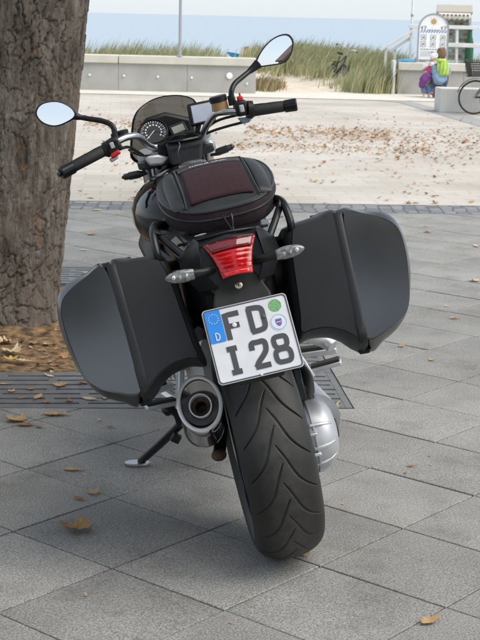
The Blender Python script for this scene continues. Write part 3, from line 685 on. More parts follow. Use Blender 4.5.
# --- final drive and swing arm
fd = MB().lathe([(.07, .085), (.096, .095), (.102, .11), (.103, .135), (.098, .158), (.084, .178), (.06, .190), (.03, .196), (.0, .197)], (0, 0, WR), (1, 0, 0), 48)
fd.tube([(.135, .02, .345), (.135, .16, .375), (.125, .3, .40), (.11, .55, .43)], [.085, .062, .052, .05], 20, 1.0)
fdo = fd.build('final_drive_housing', 'silver_cast', bk)
for t in (150, 185, 215, 250):
    c, s_ = math.cos(R(t)), math.sin(R(t)); tg = np.array((0, -s_, c)); rd = np.array((0, c, s_)); o0 = np.array((0, 0, WR)); rings = []
    for x_, r_, w_ in ((.108, .100, .004), (.115, .1095, .0055), (.140, .1085, .006), (.162, .0985, .0055), (.178, .085, .0045), (.188, .062, .002)):
        rings.append([o0+np.array((x_, 0, 0))+rd*(r_+dr)+tg*w for dr, w in ((-.012, -w_), (.0, -w_*.7), (.0, w_*.7), (-.012, w_))])
    MB().loft(rings).build('cooling_rib', 'silver_cast', fdo, bevel=.0015)
for t in range(8):
    a_ = R(22+45*t); MB().lathe([(.007, 0), (.007, .006), (.005, .008)], (.166, .082*math.cos(a_), WR+.082*math.sin(a_)), (1, 0, 0), 6).build('housing_bolt', 'alu', fdo)
MB().lathe([(.1045, .1225), (.1075, .1235), (.1075, .1275), (.1045, .1285)], (0, 0, WR), (1, 0, 0), 48, False).build('casting_joint', 'silver_cast', fdo)
MB().box((.112, -.098, WR+.035), (.035, .03, .010), rotm((1, 0, 0), .3)).build('brake_lug', 'silver_cast', fdo, bevel=.003); MB().box((.112, -.100, WR-.028), (.038, .028, .010), rotm((1, 0, 0), -.3)).build('brake_lug', 'silver_cast', fdo, bevel=.003)
MB().lathe([(.028, 0), (.03, .004), (.026, .01), (.012, .012)], (.190, 0, WR), (1, 0, 0), 24).build('axle_cap', 'black_plastic', fdo)
MB().tube(curve([(.118, -.02, .45), (.125, .02, .44), (.13, .10, .43), (.12, .3, .47), (.1, .5, .5)], 4), .017, 12).build('torque_arm', 'black_satin', bk)
MB().tube(curve([(.135, .0, .405), (.15, .06, .455), (.14, .16, .47), (.12, .25, .47)], 5), [.02]*16, 14).build('rubber_boot', 'rubber', bk)
bl_ = MB().box((.118, -.035, .47), (.022, .02, .09), rotm((1, 0, 0), -.3)); bl_.build('wheel_sensor_bracket', 'black_satin', bk, bevel=.004)
# spring strut
sp_ = [(.03+.035*math.cos(t), .25+.12*t/30+.035*math.sin(t)*.8, .42+.26*t/30) for t in np.linspace(0, 30, 120)]
MB().tube(sp_, .006, 6).build('shock_spring', 'black_satin', bk)
# --- inner tail: mudguard, subframe, plate carrier, cowl
def sec(y, w, z0, z1, k=.35, n=20):      # rounded box section in xz
    o = []
    for i in range(n):
        t = 2*math.pi*(i+.5)/n; c, s = math.cos(t), math.sin(t); e = 2/4.5
        o.append((w*math.copysign(abs(c)**e, c), y, (z0+z1)/2+(z1-z0)/2*math.copysign(abs(s)**e, s)))
    return o
MB().loft([sec(-.10, .085, .70, .80), sec(-.02, .115, .66, .86), (sec(.2, .125, .62, .87)), sec(.45, .12, .58, .84), sec(.62, .13, .45, .8)]).build('rear_subframe', 'black_plastic', bk)
arc = []
for t in np.linspace(R(122), R(60), 16): arc.append([(x, .012+.352*math.cos(t)*1.0, WR+.0+.352*math.sin(t)-.028*(abs(x)/.09)**2) for x in np.linspace(-.088, .088, 9)])
arc = [r for r in arc if r[0][2] > .5]
MB().grid(arc).build('mudguard', 'black_plastic', bk, solid=.006)
tau = R(30.4); PV = np.array((0, math.sin(tau), math.cos(tau))); PN = np.array((0, -math.cos(tau), math.sin(tau))); PC_ = np.array((0, -.2522, .682)); PX = np.array((1., 0, 0))
MB().loft([[(-.05, -.1, .80), (.05, -.1, .80), (.05, -.16, .835), (-.05, -.16, .835)], [(-.075, -.14, .74), (.075, -.14, .74), (.075, -.195, .78), (-.075, -.195, .78)], [(-.075, -.205, .64), (.075, -.205, .64), (.075, -.235, .685), (-.075, -.235, .685)], [(-.06, -.275, .575), (.06, -.275, .575), (.06, -.29, .585), (-.06, -.29, .585)]]).build('plate_carrier', 'rubber', bk, bevel=.006)
# cowl round the tail light
cow = MB().loft([
    [(-.15, .12, .89), (-.12, .12, .94), (0, .12, .945), (.12, .12, .94), (.15, .12, .89), (.12, .12, .80), (-.12, .12, .80)],
    [(-.130, -.02, .875), (-.105, -.02, .926), (0, -.02, .934), (.105, -.02, .926), (.130, -.02, .875), (.10, -.02, .79), (-.10, -.02, .79)],
    [(-.112, -.10, .865), (-.092, -.10, .922), (0, -.10, .932), (.092, -.10, .922), (.112, -.10, .865), (.085, -.13, .79), (-.085, -.13, .79)],
    [(-.094, -.140, .862), (-.080, -.138, .922), (0, -.134, .936), (.080, -.138, .922), (.094, -.140, .862), (.062, -.178, .795), (-.062, -.178, .795)]])
cowl = cow.build('tail_cowl', 'black_satin', bk, bevel=.008)
for sx in (-1, 1):   # side fins of the cowl
    MB().loft([[(sx*.075, -.150, .935), (sx*.082, -.10, .938), (sx*.13, -.06, .89)], [(sx*.082, -.168, .87), (sx*.10, -.12, .88), (sx*.135, -.08, .85)], [(sx*.05, -.196, .812), (sx*.07, -.16, .81), (sx*.10, -.12, .80)]]).build('cowl_side', 'black_satin', cowl, bevel=.012)
# tail light lens with ribs
TLc = [np.array((-.067, -.150, .920)), np.array((.071, -.150, .920)), np.array((.040, -.200, .836)), np.array((-.038, -.200, .836))]
def lens_pt(u, v, off=0):
    k = v**.75 if v < 1 else 1
    p = (TLc[0]*(1-u)+TLc[1]*u)*(1-v)+(TLc[3]*(1-u)+TLc[2]*u)*v
    wv = 1-.10*math.sin(v*math.pi)
    p = np.array((p[0]*wv, p[1], p[2])); b = 1-(2*u-1)**2
    return p+np.array((0, -.85, .5))*(.012*b+.006*math.sin(v*math.pi)+off)
NU, NV = 28, 66
P = []
for j in range(NV+1):
    v = j/NV; rib = .0007*abs(math.sin(v*math.pi*7)) if .30 < v < .9 else (.001*math.sin(v*40) if v < .3 else .004)
    P.append([lens_pt(i/NU, v, rib) for i in range(NU+1)])
tl = MB().grid(P).build('tail_light', 'red_lens', bk, smooth=50, solid=.002)
P = [[lens_pt(u, v, .0045) for u in np.linspace(.03, .97, 12)] for v in np.linspace(.0, .27, 5)]
MB().grid(P).build('upper_lens', 'dark_lens', tl, solid=.002)
P = [[lens_pt(u, v, .0055) for u in np.linspace(.06, .94, 12)] for v in np.linspace(.885, .985, 4)]
mat('bright_red', (.75, .015, .015), .12, coat=1); MB().grid(P).build('plate_light_strip', 'bright_red', tl, solid=.003)
kl = MB().lathe([(.0095, 0), (.0095, .004), (.008, .005)], bl(238.6, 285.5, -.192), (0, -.9, .4), 24).build('seat_lock', 'brass', bk)
MB().box(np.array(bl(238.6, 285.5, -.192))+np.array((0, -.0055, .002)), (.0022, .002, .009), rotm((0, 1, 0), .2)).build('key_slot', 'key_slot', kl)
# --- turn signals, rear
for sx in (-1, 1):
    o_ = np.array((sx*.18, -.208, .871)); i_ = np.array((sx*.106, -.2037, .868)); ax = (i_-o_)
    rings = []
    for t, r in [(0, .002), (.06, .007), (.2, .0125), (.45, .0165), (.7, .0165), (.9, .0145), (1.0, .013)]:
        c = o_+ax*t; rings.append([c+np.array((0, .75*r*math.cos(a), r*math.sin(a))) for a in np.linspace(0, 2*math.pi, 18, endpoint=False)])
    s_ = MB().loft(rings).build('turn_signal', 'clear_lens', bk)
    for t in (.28, .5, .72):
        MB().ell(o_+ax*t+np.array((0, -.008, .001)), (.0055, .005, .007), 10, 6).build('lamp_reflector', 'bulb_reflector', s_)
    MB().tube([i_, i_+ax*.25, i_+np.array((-sx*.05, .05, -.01))], [.012, .010, .012], 12).build('signal_stalk', 'black_plastic', s_)
# --- number plate
def onplate(a, b, d=0): return PC_+PX*((a-.5)*.22)+PV*((.5-b)*.2)+PN*d
def rrect(w, h, r, n=5):
    o = []
    for cx, cy, a0 in ((w/2-r, h/2-r, 0), (-w/2+r, h/2-r, 90), (-w/2+r, -h/2+r, 180), (w/2-r, -h/2+r, 270)):
        for k in range(n+1): t = R(a0+90*k/n); o.append((cx+r*math.cos(t), cy+r*math.sin(t)))
    return o
pl = MB().prism(rrect(.222, .202, .012), PC_-PN*.004, PX, PV, .003).build('licence_plate', 'black_plastic', bk)
MB().prism(rrect(.220, .200, .011), PC_-PN*.001, PX, PV, .0015).build('plate_face', 'plate_white', pl, smooth=0)
oc = rrect(.216, .196, .010); ic = rrect(.210, .190, .008)
fr = MB(); n = len(oc)
fr.loft([[PC_+PX*x+PV*y+PN*d for x, y in c] for c, d in ((oc, .0005), (oc, .0018), (ic, .0018), (ic, .0005))], False, False).build('plate_rim', 'plate_ink', pl, smooth=0)
mb = MB().prism(rrect(.040, .086, .004), onplate(.118, .237, .0005), PX, PV, .0012); mb.build('country_band', 'plate_blue', pl, smooth=0)
def ribbon(poly, wd, org, d0, d1, closed=False):
    p = [np.array(q, float) for q in poly]; n = len(p); Lf, Rt_ = [], []
    for i in range(n):
        if closed: t = p[(i+1) % n]-p[i-1]
        else: t = p[min(i+1, n-1)]-p[max(i-1, 0)]
        t = t/np.linalg.norm(t); nn = np.array((-t[1], t[0])); k = 1.0
        if 0 < i < n-1 or closed:
            a = p[i]-p[i-1]; a = a/np.linalg.norm(a); k = 1/max(.5, abs(a@t))
        Lf.append(p[i]+nn*wd/2*k); Rt_.append(p[i]-nn*wd/2*k)
    def w3(q, d): return org(q[0], q[1], d)
    mb = MB(); rings = [[w3(Lf[i], d0), w3(Lf[i], d1), w3(Rt_[i], d1), w3(Rt_[i], d0)] for i in range(n)]
    if closed: rings.append(rings[0])
    mb.loft(rings, not closed, not closed); return mb
def glyph(strokes, a0, a1, b0, b1, wd, name='registration_character', parent=None, mt='plate_ink', dd=.0006):
    mb = MB(); w_, h_ = (a1-a0)*.22, (b1-b0)*.2
    def org(x, y, d): return onplate(a0, b0)+PX*x+(-PV)*y+PN*d
    for k, (poly, closed, sm) in enumerate(strokes):
        q = [(x*w_, y*h_) for x, y in poly]
        if sm: q = chaikin(q, sm, closed)
        r = ribbon(q, wd, org, dd, dd+.0012+.0002*k, closed); mb.add(r.v, r.f)
    return mb.build(name, mt, parent, smooth=0)
FEw = .0138
glyph([([(.1, 1), (.1, .28), (.1, .06), (.35, .06), (.95, .06)], False, 0), ([(.16, .50), (.85, .50)], False, 0)], .232, .425, .10, .45, FEw, parent=pl)
glyph([([(.1, .05), (.1, .95)], False, 0), ([(.0, .06), (.5, .06), (.92, .12), (.92, .45), (.92, .88), (.5, .94), (.0, .94)], False, 2)], .515, .70, .085, .435, FEw, parent=pl)
glyph([([(.5, .06), (.5, .94)], False, 0), ([(.08, .06), (.92, .06)], False, 0), ([(.08, .94), (.92, .94)], False, 0)], .17, .31, .545, .895, FEw, parent=pl)
glyph([([(.05, .30), (.05, .02), (.5, .04), (.95, .02), (.95, .36), (.7, .55), (.25, .78), (.10, .94)], False, 2), ([(.02, .94), (1.0, .94)], False, 0)], .455, .635, .545, .895, FEw, parent=pl)
glyph([([(.5, .04), (.9, .06), (.88, .42), (.5, .47), (.12, .42), (.10, .06)], True, 2), ([(.5, .50), (.96, .54), (.95, .95), (.5, .97), (.05, .95), (.04, .54)], True, 2)], .705, .895, .53, .895, FEw*.93, parent=pl)
glyph([([(.1, .0), (.1, 1)], False, 0), ([(.0, .04), (.6, .04), (.95, .3), (.95, .7), (.6, .96), (.0, .96)], False, 2)], .095, .145, .325, .425, .0028, 'country_letter', pl, 'plate_white', .002)
st_ = MB()
for k in range(12):
    t = 2*math.pi*k/12; c = onplate(.118, .135)+PX*.0125*math.cos(t)+PV*.0125*math.sin(t)
    st_.prism([(.0021*(1 if i % 2 == 0 else .42)*math.sin(math.pi*i/5), .0021*(1 if i % 2 == 0 else .42)*math.cos(math.pi*i/5)) for i in range(10)], c+PN*.0019, PX, PV, .0003)
st_.build('star_ring', 'plate_star', pl, smooth=0)
def disc(a, b, r, mt, d, name, parent, n=32, th=.0006, seg=None):
    return MB().prism([(r*math.cos(2*math.pi*k/n), r*math.sin(2*math.pi*k/n)) for k in range(n)], onplate(a, b, d), PX, PV, th).build(name, mt, parent, smooth=0)
disc(.845, .138, .0165, 'sticker_green', .0008, 'inspection_sticker', pl)
cs = disc(.841, .362, .0225, 'sticker_white', .0008, 'registration_seal', pl)
mb = ribbon([(.0195*math.cos(t), .0195*math.sin(t)) for t in np.linspace(0, 2*math.pi, 40, endpoint=False)], .001, lambda x, y, d: onplate(.841, .362)+PX*x+PV*y+PN*d, .0014, .0017, True); mb.build('seal_ring', 'crest_blue', cs, smooth=0)
MB().prism([(-.008, .009), (.008, .009), (.008, -.002), (.004, -.009), (0, -.011), (-.004, -.009), (-.008, -.002)], onplate(.841, .365, .0014), PX, PV, .0004).build('crest_shield', 'crest_blue', cs, smooth=0)
for q in (-.0045, -.0005, .0035): MB().prism([(-.006, q), (.006, q), (.006, q+.0018), (-.006, q+.0018)], onplate(.841, .365, .0019), PX, PV, .0003).build('crest_bar', 'crest_red' if q != -.0005 else 'sticker_white', cs, smooth=0)
for a, b, m_ in ((.337, .272, 'plate_white'), (.683, .25, 'plate_ink')): MB().lathe([(.006, 0), (.006, .002), (.004, .0032)], onplate(a, b, .001), tuple(PN), 16).build('plate_screw', m_, pl)
MB().lathe([(.004, 0), (.004, .003)], onplate(.5, .975, .001), tuple(PN), 10).build('plate_screw', 'plate_white', pl)
# --- side cases
LO = [(103, 265.5, -.03), (86, 273, -.03), (66, 284.5, -.03), (57.5, 299, -.04), (58.8, 323, -.06), (69, 352.5, -.08), (86, 381.7, -.09), (102.5, 396, -.09), (122, 402, -.09), (140, 404.6, -.09), (132, 362, -.09), (120, 316, -.06)]
LP = [(104.5, 268.5, -.075), (85, 277.5, -.095), (66.5, 295, -.115), (61.2, 309, -.13), (64, 325, -.142), (71, 346, -.152), (84, 375.4, -.160), (95, 386, -.162), (112, 391, -.162), (140, 391.5, -.162), (131.8, 358, -.165), (119.8, 314, -.145)]
BO = [(109, 264, -.03), (130, 259, -.02), (158, 256, -.02), (167, 261, -.03), (176, 280, -.06), (187, 310, -.09), (198, 340, -.10), (207, 365, -.10), (191, 367, -.10), (174, 374, -.10), (163, 384.5, -.10), (155, 397, -.09), (144, 403, -.09), (134, 360, -.09), (122, 312, -.06)]
BP = [(110.5, 267, -.075), (130, 262.5, -.068), (155, 259.5, -.068), (162, 266, -.08), (171, 284, -.11), (181, 312, -.14), (191, 340, -.15), (197, 356, -.15), (187, 358, -.15), (171, 363.5, -.152), (157, 375, -.158), (147, 388.5, -.160), (143, 390.5, -.162), (134, 358, -.165), (122, 314, -.145)]
def case_face(x, z):                     # smooth rear face: leans forward towards the top, rolls off outwards
    t = max(0, z-.54); u = (abs(x)-.28)/.16
    return -.172+.17*t+.42*t*t+.008*u*u
def on_face(px, py):
    y = -.14
    for _ in range(12): q = bl(px, py, y); y = .5*y+.5*case_face(q[0], q[2])
    return bl(px, py, case_face(q[0], q[2]))
def dense(p, n=7):                       # closed Catmull-Rom through the measured points
    o = []; m = len(p)
    for i in range(m):
        a, b, c, d = p[i-1], p[i], p[(i+1) % m], p[(i+2) % m]
        for k in range(n):
            t = k/n; o.append(.5*((2*b)+(-a+c)*t+(2*a-5*b+4*c-d)*t*t+(-a+3*b-3*c+d)*t**3))
    return o
def case_part(O_, P_):
    o = chaikin(dense([bl(q[0], q[1], max(-.10, case_face(*bl(*q)[[0, 2]])+.03)) for q in O_]), 1); p = [np.array((q[0], case_face(q[0], q[2]), q[2])) for q in chaikin(dense([on_face(*q[:2]) for q in P_]), 1)]; c = sum(p)/len(p); co = sum(o)/len(o); b = np.array((0, -1, 0))
    def ins(k):
        r = []
        for q in p:
            x, z = c[0]+(q[0]-c[0])*k, c[2]+(q[2]-c[2])*k; r.append(np.array((x, case_face(x, z), z)))
        return r
    rings = [ins(k) for k in (.04, .15, .3, .45, .6, .75, .88, .96)]+[p, [(q*.94+r*.06)-b*.0035 for q, r in zip(p, o)], [(q*.88+r*.12)+b*.0005 for q, r in zip(p, o)], [(q*.72+r*.28)+b*.002 for q, r in zip(p, o)], [(q*.45+r*.55)+b*.005 for q, r in zip(p, o)], [(q*.18+r*.82)+b*.004 for q, r in zip(p, o)], o]
    for yy, k, dz in ((.03, .998, -.012), (.12, .985, -.045), (.25, .96, -.095), (.31, .9, -.115), (.325, .8, -.12)):
        rings.append([np.array(((co[0]+(q[0]-co[0])*k)+max(0, abs(q[0])-.14)/.3*.34*(yy+.07), yy+(q[1]+.08)*.3, co[2]+(q[2]-co[2])*k+dz*max(0, min(1, (q[2]-.70)/.2))**1.2)) for q in o])
    return rings
def case(sx):
    def m_(rings): return [[(q[0]*-sx, q[1], q[2]) for q in r] for r in rings]
    pb = MB().loft(m_(case_part(BO, BP))).build('pannier', 'case_plastic', bk, smooth=30)
    MB().loft(m_(case_part(LO, LP))).build('lid', 'case_lid', pb, smooth=30)
    l = [(103.5, 265.6, -.055), (106, 274, -.097), (111.5, 293, -.138), (117.5, 315, -.158), (124, 340, -.171), (130, 362, -.176), (138, 392, -.172), (140.5, 402, -.125), (141, 405, -.09)]
    r = [(115, 262.8, -.055), (117.5, 271, -.097), (123, 290, -.138), (129, 312, -.158), (136, 337, -.171), (142, 359, -.176), (149, 388, -.172), (150.5, 397, -.125), (151, 400, -.09)]
    fb = lambda q: on_face(*q[:2])+np.array((0, -.0016, 0))
    lp = curve([fb(q) if k_ < 7 else bl(*q) for k_, q in enumerate([(a+2.2, b-.6, c) for a, b, c in l])], 4); rp = curve([fb(q) if k_ < 7 else bl(*q) for k_, q in enumerate(r)], 4); n = len(lp); lp = [np.array((q[0], q[1], q[2])) for q in lp]
    ex0 = [(lp[0]+np.array((0, d, z)), rp[0]+np.array((0, d, z))) for d, z in ((.36, -.13), (.20, -.06), (.07, -.014))]
    st2 = ex0+list(zip(lp, rp))
    rings = []
    for k, (a, b) in enumerate(st2):
        f = np.array((0, .025, 0)) if k > 4 else np.array((0, .01, -.02)); e = (b-a)*.14; o2 = np.array((0, .003, 0)) if k > 4 else np.array((0, 0, -.003))
        rings.append([a+f, a+o2, a+e, b-e, b+o2, b+f])
    MB().loft(m_(rings)).build('seam_band', 'case_plastic', pb, smooth=40)
    c = bl(146, 399, -.10); MB().loft(m_([[c+np.array((x, y, z)) for x, z in ((-.02, .0), (.014, .006), (.012, -.012), (-.016, -.014))] for y in (-.018, .03)])).build('latch', 'black_plastic', pb, bevel=.004)
    c = bl(142, 403, -.11); MB().lathe([(.006, 0), (.006, .008), (.004, .01)], (c[0]*-sx, c[1], c[2]), (0, -1, -.2), 12).build('latch_rivet', 'black_satin', pb)
    c = bl(126, 261, .03); MB().loft(m_([[c+np.array((x, y, z)) for x, z in ((-.016, -.006), (.016, -.004), (.014, .005), (-.014, .003))] for y in (-.02, .03)])).build('carry_handle', 'black_plastic', pb, bevel=.003)
    # mounting hook and rail towards the bike
    MB().tube([(sx*.20, .02, .86), (sx*.13, .06, .85)], .014, 10).build('mount_arm', 'black_satin', pb); MB().tube([(sx*.18, .02, .66), (sx*.12, .06, .68)], .012, 10).build('mount_arm', 'black_satin', pb)
case(-1); case(1)
# --- silencer
sc_ = bl(199.6, 403.6, -.06); SN = np.array((-.10, -.86, .50)); SN = nrm(SN); su = nrm(np.cross((0, 0, 1), -SN)); sv = np.cross(SN, su) if np.cross(SN, su)[2] > 0 else -np.cross(SN, su)
def oval(c, a, b, n=40): return [c+su*a*math.cos(t)+sv*b*math.sin(t) for t in np.linspace(0, 2*math.pi, n, endpoint=False)]
sdir = nrm((.04, .72, -.66)); so = MB().loft([oval(sc_, .0565, .073), oval(sc_+sdir*.03, .0565, .073), oval(sc_+sdir*.115, .054, .069)], False, False).build('silencer', 'polished_steel', bk, solid=.003)
MB().loft([oval(sc_+sdir*.112, .0555, .0705), oval(sc_+sdir*.122, .0555, .0705), oval(sc_+sdir*.122, .047, .06), oval(sc_+sdir*.112, .047, .06)], False, False).build('seam_ring', 'chrome', so)
p2 = sc_+sdir*.12
MB().loft([oval(p2, .048, .06), oval(p2+np.array((-.005, .12, -.05)), .052, .058), oval(p2+np.array((0, .38, -.06)), .052, .055), oval(p2+np.array((.02, .45, -.06)), .03, .03)]).build('silencer_body', 'burnt', so)
MB().tube(curve([p2+np.array((.02, .44, -.06)), p2+np.array((.04, .6, -.07)), (-.14, .85, .2), (-.25, 1.08, .26), (-.27, 1.12, .36)], 5), .021, 12).build('exhaust_pipe', 'brushed_steel', so)
ring = oval(sc_, .0565, .073, 56)
MB().loft([[c+nrm(c-sc_)*.0056*math.cos(t)+SN*.0056*math.sin(t) for c in ring] for t in list(np.linspace(0, 2*math.pi, 11))], False, False).build('chrome_rim', 'bright_trim', so)
cc = sc_+su*.0+sv*(-.003)
MB().loft([oval(sc_, .053, .070, 40), oval(sc_-SN*.012, .052, .067, 40), oval(cc-SN*.03, .031, .033, 40), oval(cc-SN*.026, .029, .031, 40)], False, False).build('end_cap', 'cap_steel', so)
MB().loft([oval(cc-SN*.028, .0315, .0335, 36), oval(cc-SN*.012, .0315, .0335, 36), oval(cc-SN*.012, .0275, .0295, 36), oval(cc-SN*.10, .0275, .0295, 36)], False, False).build('tail_pipe', 'bright_trim', so)
MB().loft([oval(cc-SN*.034, .0275, .0295, 30), oval(cc-SN*.034, .016, .017, 30), oval(cc-SN*.09, .016, .017, 30)], False, True).build('inner_pipe', 'burnt', so)
for k in range(6):
    t = k*math.pi/3; MB().tube([cc-SN*.03+su*.015*math.cos(t)+sv*.016*math.sin(t), cc-SN*.03+su*.025*math.cos(t)+sv*.027*math.sin(t)], .002, 6).build('web', 'burnt', so)
MB().ell(bl(219, 455, .05), (.022, .03, .016), 14, 8).build('rusty_pivot_lug', 'rust', bk)
MB().tube([bl(219, 455, .05), bl(222, 430, .2), (-.1, .4, .35)], .018, 10).build('centre_stand_leg', 'black_satin', bk)
# --- stands and pegs
ft = RB.T@(ground(141, 462.5, .008)-BC); tp_ = bl(181, 424, .62)
sso = MB().tube([ft+np.array((.0, 0, .004)), ft*.5+tp_*.5, tp_, tp_+np.array((.06, .05, .05))], [.0125, .0135, .014, .016], 14).build('side_stand', 'black_satin', bk)
dw = RB.T@np.array((0, 0, 1.)); fu = RB.T@np.array((1., .15, 0)); fv = np.cross(dw, fu)
MB().loft([[ft+dw*h+fu*(.042*math.cos(t)-.012)+fv*.026*math.sin(t) for t in np.linspace(0, 2*math.pi, 20, endpoint=False)] for h in (-.007, -.002, .003)]).build('stand_foot', 'stand_foot', sso, bevel=.002)
MB().box(bl(176, 438, .62), (.03, .02, .03), rotm((0, 1, 0), .7)).build('stand_lug', 'black_satin', sso, bevel=.004)
MB().tube(curve([bl(164, 413, .5), bl(170, 409, .5), bl(177, 414, .5), bl(180, 424, .5)], 4), [.013, .017, .019, .018, .017, .016, .015, .014, .013, .013, .012, .012, .012][:13], 12).build('centre_stand_foot', 'black_satin', bk)
for sx in (-1, 1):
    po_ = np.array((sx*.30, .35, .395)); pi_ = np.array((sx*.20, .37, .385))
    pg = MB().bar(pi_, po_, .036, .014).build('passenger_peg', 'silver_cast', bk, bevel=.004)
    MB().bar(pi_+np.array((sx*.01, 0, .0105)), po_+np.array((-sx*.004, 0, .0105)), .032, .012).build('peg_rubber', 'rubber', pg, bevel=.003)
    hg = MB().loft([[np.array((sx*x, y, z)) for x, y, z in r] for r in ([(.19, .34, .37), (.215, .34, .37), (.215, .41, .37), (.19, .41, .37)], [(.17, .36, .44), (.19, .36, .44), (.19, .43, .44), (.17, .43, .44)], [(.135, .40, .60), (.15, .40, .60), (.15, .50, .60), (.135, .50, .60)], [(.12, .44, .70), (.135, .44, .70), (.135, .52, .70), (.12, .52, .70)])]).build('peg_hanger', 'silver_cast', bk, bevel=.004)
    rp_ = MB().bar((sx*.20, .62, .37), (sx*.33, .60, .365), .034, .02).build('rider_peg', 'silver_cast', bk, bevel=.004)
    MB().bar((sx*.22, .62, .386), (sx*.33, .60, .381), .03, .012).build('peg_rubber', 'rubber', rp_, bevel=.003)
    MB().tube(curve([(sx*.14, .45, .52), (sx*.22, .5, .47), (sx*.28, .52, .43), (sx*.305, .50, .405)], 4), [.02, .021, .022, .022, .023, .024, .025, .025, .024, .024, .023, .022, .02][:13], 14).build('heel_guard', 'silver_cast', bk)
    cyl = MB().lathe([(.075, .10), (.078, .16), (.078, .25), (.085, .252), (.085, .33), (.06, .36)], (0, .93+.03*sx, .41), (sx, 0, 0), 28).build('cylinder_head', 'silver_cast', bk, bevel=.006)
    for k in range(6): MB().lathe([(.098, .165+.014*k), (.098, .170+.014*k)], (0, .93+.03*sx, .41), (sx, 0, 0), 28).build('cooling_fin', 'silver_cast', cyl, bevel=0)
MB().loft([sec(.55, .10, .28, .52), sec(.70, .12, .20, .60), sec(.95, .14, .18, .60), sec(1.12, .11, .22, .55), sec(1.18, .08, .28, .5)]).build('engine_block', 'silver_cast', bk)
MB().tube([(0, .5, .48), (0, 1.02, .84)], .055, 14).build('main_frame', 'black_satin', bk)
# --- seat and tank
MB().loft([sec(.02, .10, .90, .945, n=24), sec(.10, .135, .88, .955, n=24), sec(.32, .145, .84, .95, n=24), sec(.42, .14, .80, .90, n=24), sec(.60, .12, .79, .87, n=24), sec(.66, .09, .80, .86, n=24)]).build('seat', 'rubber', bk, smooth=60)
def tsec(y, w, z0, z1, n=32, e=2/2.6, sh=0):
    o = []
    for i in range(n):
        t = 2*math.pi*(i+.5)/n; c, s = math.cos(t), math.sin(t); ww = w*(1-.18*max(0, s))
        o.append((ww*math.copysign(abs(c)**e, c), y+sh*s, (z0+z1)/2+(z1-z0)/2*math.copysign(abs(s)**e, s)))
    return o
tk = MB().loft([tsec(.50, .09, .82, .93), tsec(.53, .13, .80, .965), tsec(.60, .175, .78, .995), tsec(.70, .20, .775, 1.01), tsec(.82, .205, .77, 1.015), tsec(.93, .19, .77, 1.005), tsec(1.02, .15, .78, .98), tsec(1.07, .09, .80, .95)]).build('fuel_tank', 'black_gloss', bk, smooth=80)
MB().lathe([(.045, 0), (.045, .006), (.03, .012), (0, .013)], (.02, .80, 1.012), (0, .0, 1), 28).build('filler_cap', 'alu', tk)
for sx in (-1, 1):
    MB().loft([[(sx*.10, .50, .78), (sx*.14, .48, .72), (sx*.13, .48, .62), (sx*.09, .50, .60)], [(sx*.16, .64, .83), (sx*.195, .64, .77), (sx*.16, .62, .62), (sx*.10, .62, .58)], [(sx*.17, .85, .86), (sx*.205, .86, .79), (sx*.17, .84, .66), (sx*.10, .84, .6)], [(sx*.12, 1.02, .86), (sx*.15, 1.03, .80), (sx*.12, 1.0, .7), (sx*.09, 1.0, .65)]]).build('side_cover', 'black_plastic', bk, bevel=.012)
# --- rack and grab rails
for sx in (-1, 1):
    MB().tube(curve([(sx*.10, .22, .925), (sx*.155, .12, .955), (sx*.175, .02, .962), (sx*.180, -.03, .93), (sx*.178, -.04, .895), (sx*.16, .0, .86)], 6), .0105, 12, 1.3).build('grab_rail', 'black_satin', bk)
    MB().tube(curve([(sx*.172, .015, .958), (sx*.14, -.03, .92), (sx*.115, -.06, .89), (sx*.10, -.08, .87)], 5), .010, 10).build('rack_strut', 'black_satin', bk)
MB().tube(curve([(-.12, -.02, .915), (-.07, -.085, .928), (0, -.105, .936), (.07, -.085, .928), (.12, -.02, .915)], 6), .004, 10).build('rear_rack_hoop', 'black_satin', bk)

# --- front end, all turned with the steering
def S3(*a): return st(sl_(*a))
SMf = SM
def ax3(v): return SM@np.array(v, float)
hb = MB().tube(curve([S3(108, 148.5, -.148), S3(120, 140, -.14), S3(130, 136.5, -.12), S3(139, 137, -.09), S3(147.7, 145, -.045), S3(156.5, 147.4, -.025), S3(172, 143.5, -.02), S3(190, 139.5, -.02), S3(201.6, 135.3, -.03), S3(206.7, 125.8, -.06), S3(214, 115, -.1), S3(222.7, 112, -.13), S3(248, 111, -.15)], 6), .0118, 16).build('handlebar', 'alu', bk)
for nm, a, b in (('L', (104, 151, -.145), (66, 171, -.182)), ('R', (253, 111.3, -.15), (292, 105.2, -.182))):
    p, q = S3(*a), S3(*b); d = q-p
    g = MB().tube([p-d*.02, p, p+d*.03, p+d*.78, p+d*.80], [.0175, .0215, .0175, .0172, .016], 18).build('grip', 'rubber', bk)
    MB().tube([p+d*.80, p+d*.81, p+d*1.10, p+d*1.13], [.017, .0205, .0215, .018], 18).build('bar_end_weight', 'black_satin', g)
    if nm == 'L': MB().tube([p+d*1.13, p+d*1.2], [.008, .008], 10).build('bar_end_screw', 'black_satin', g)
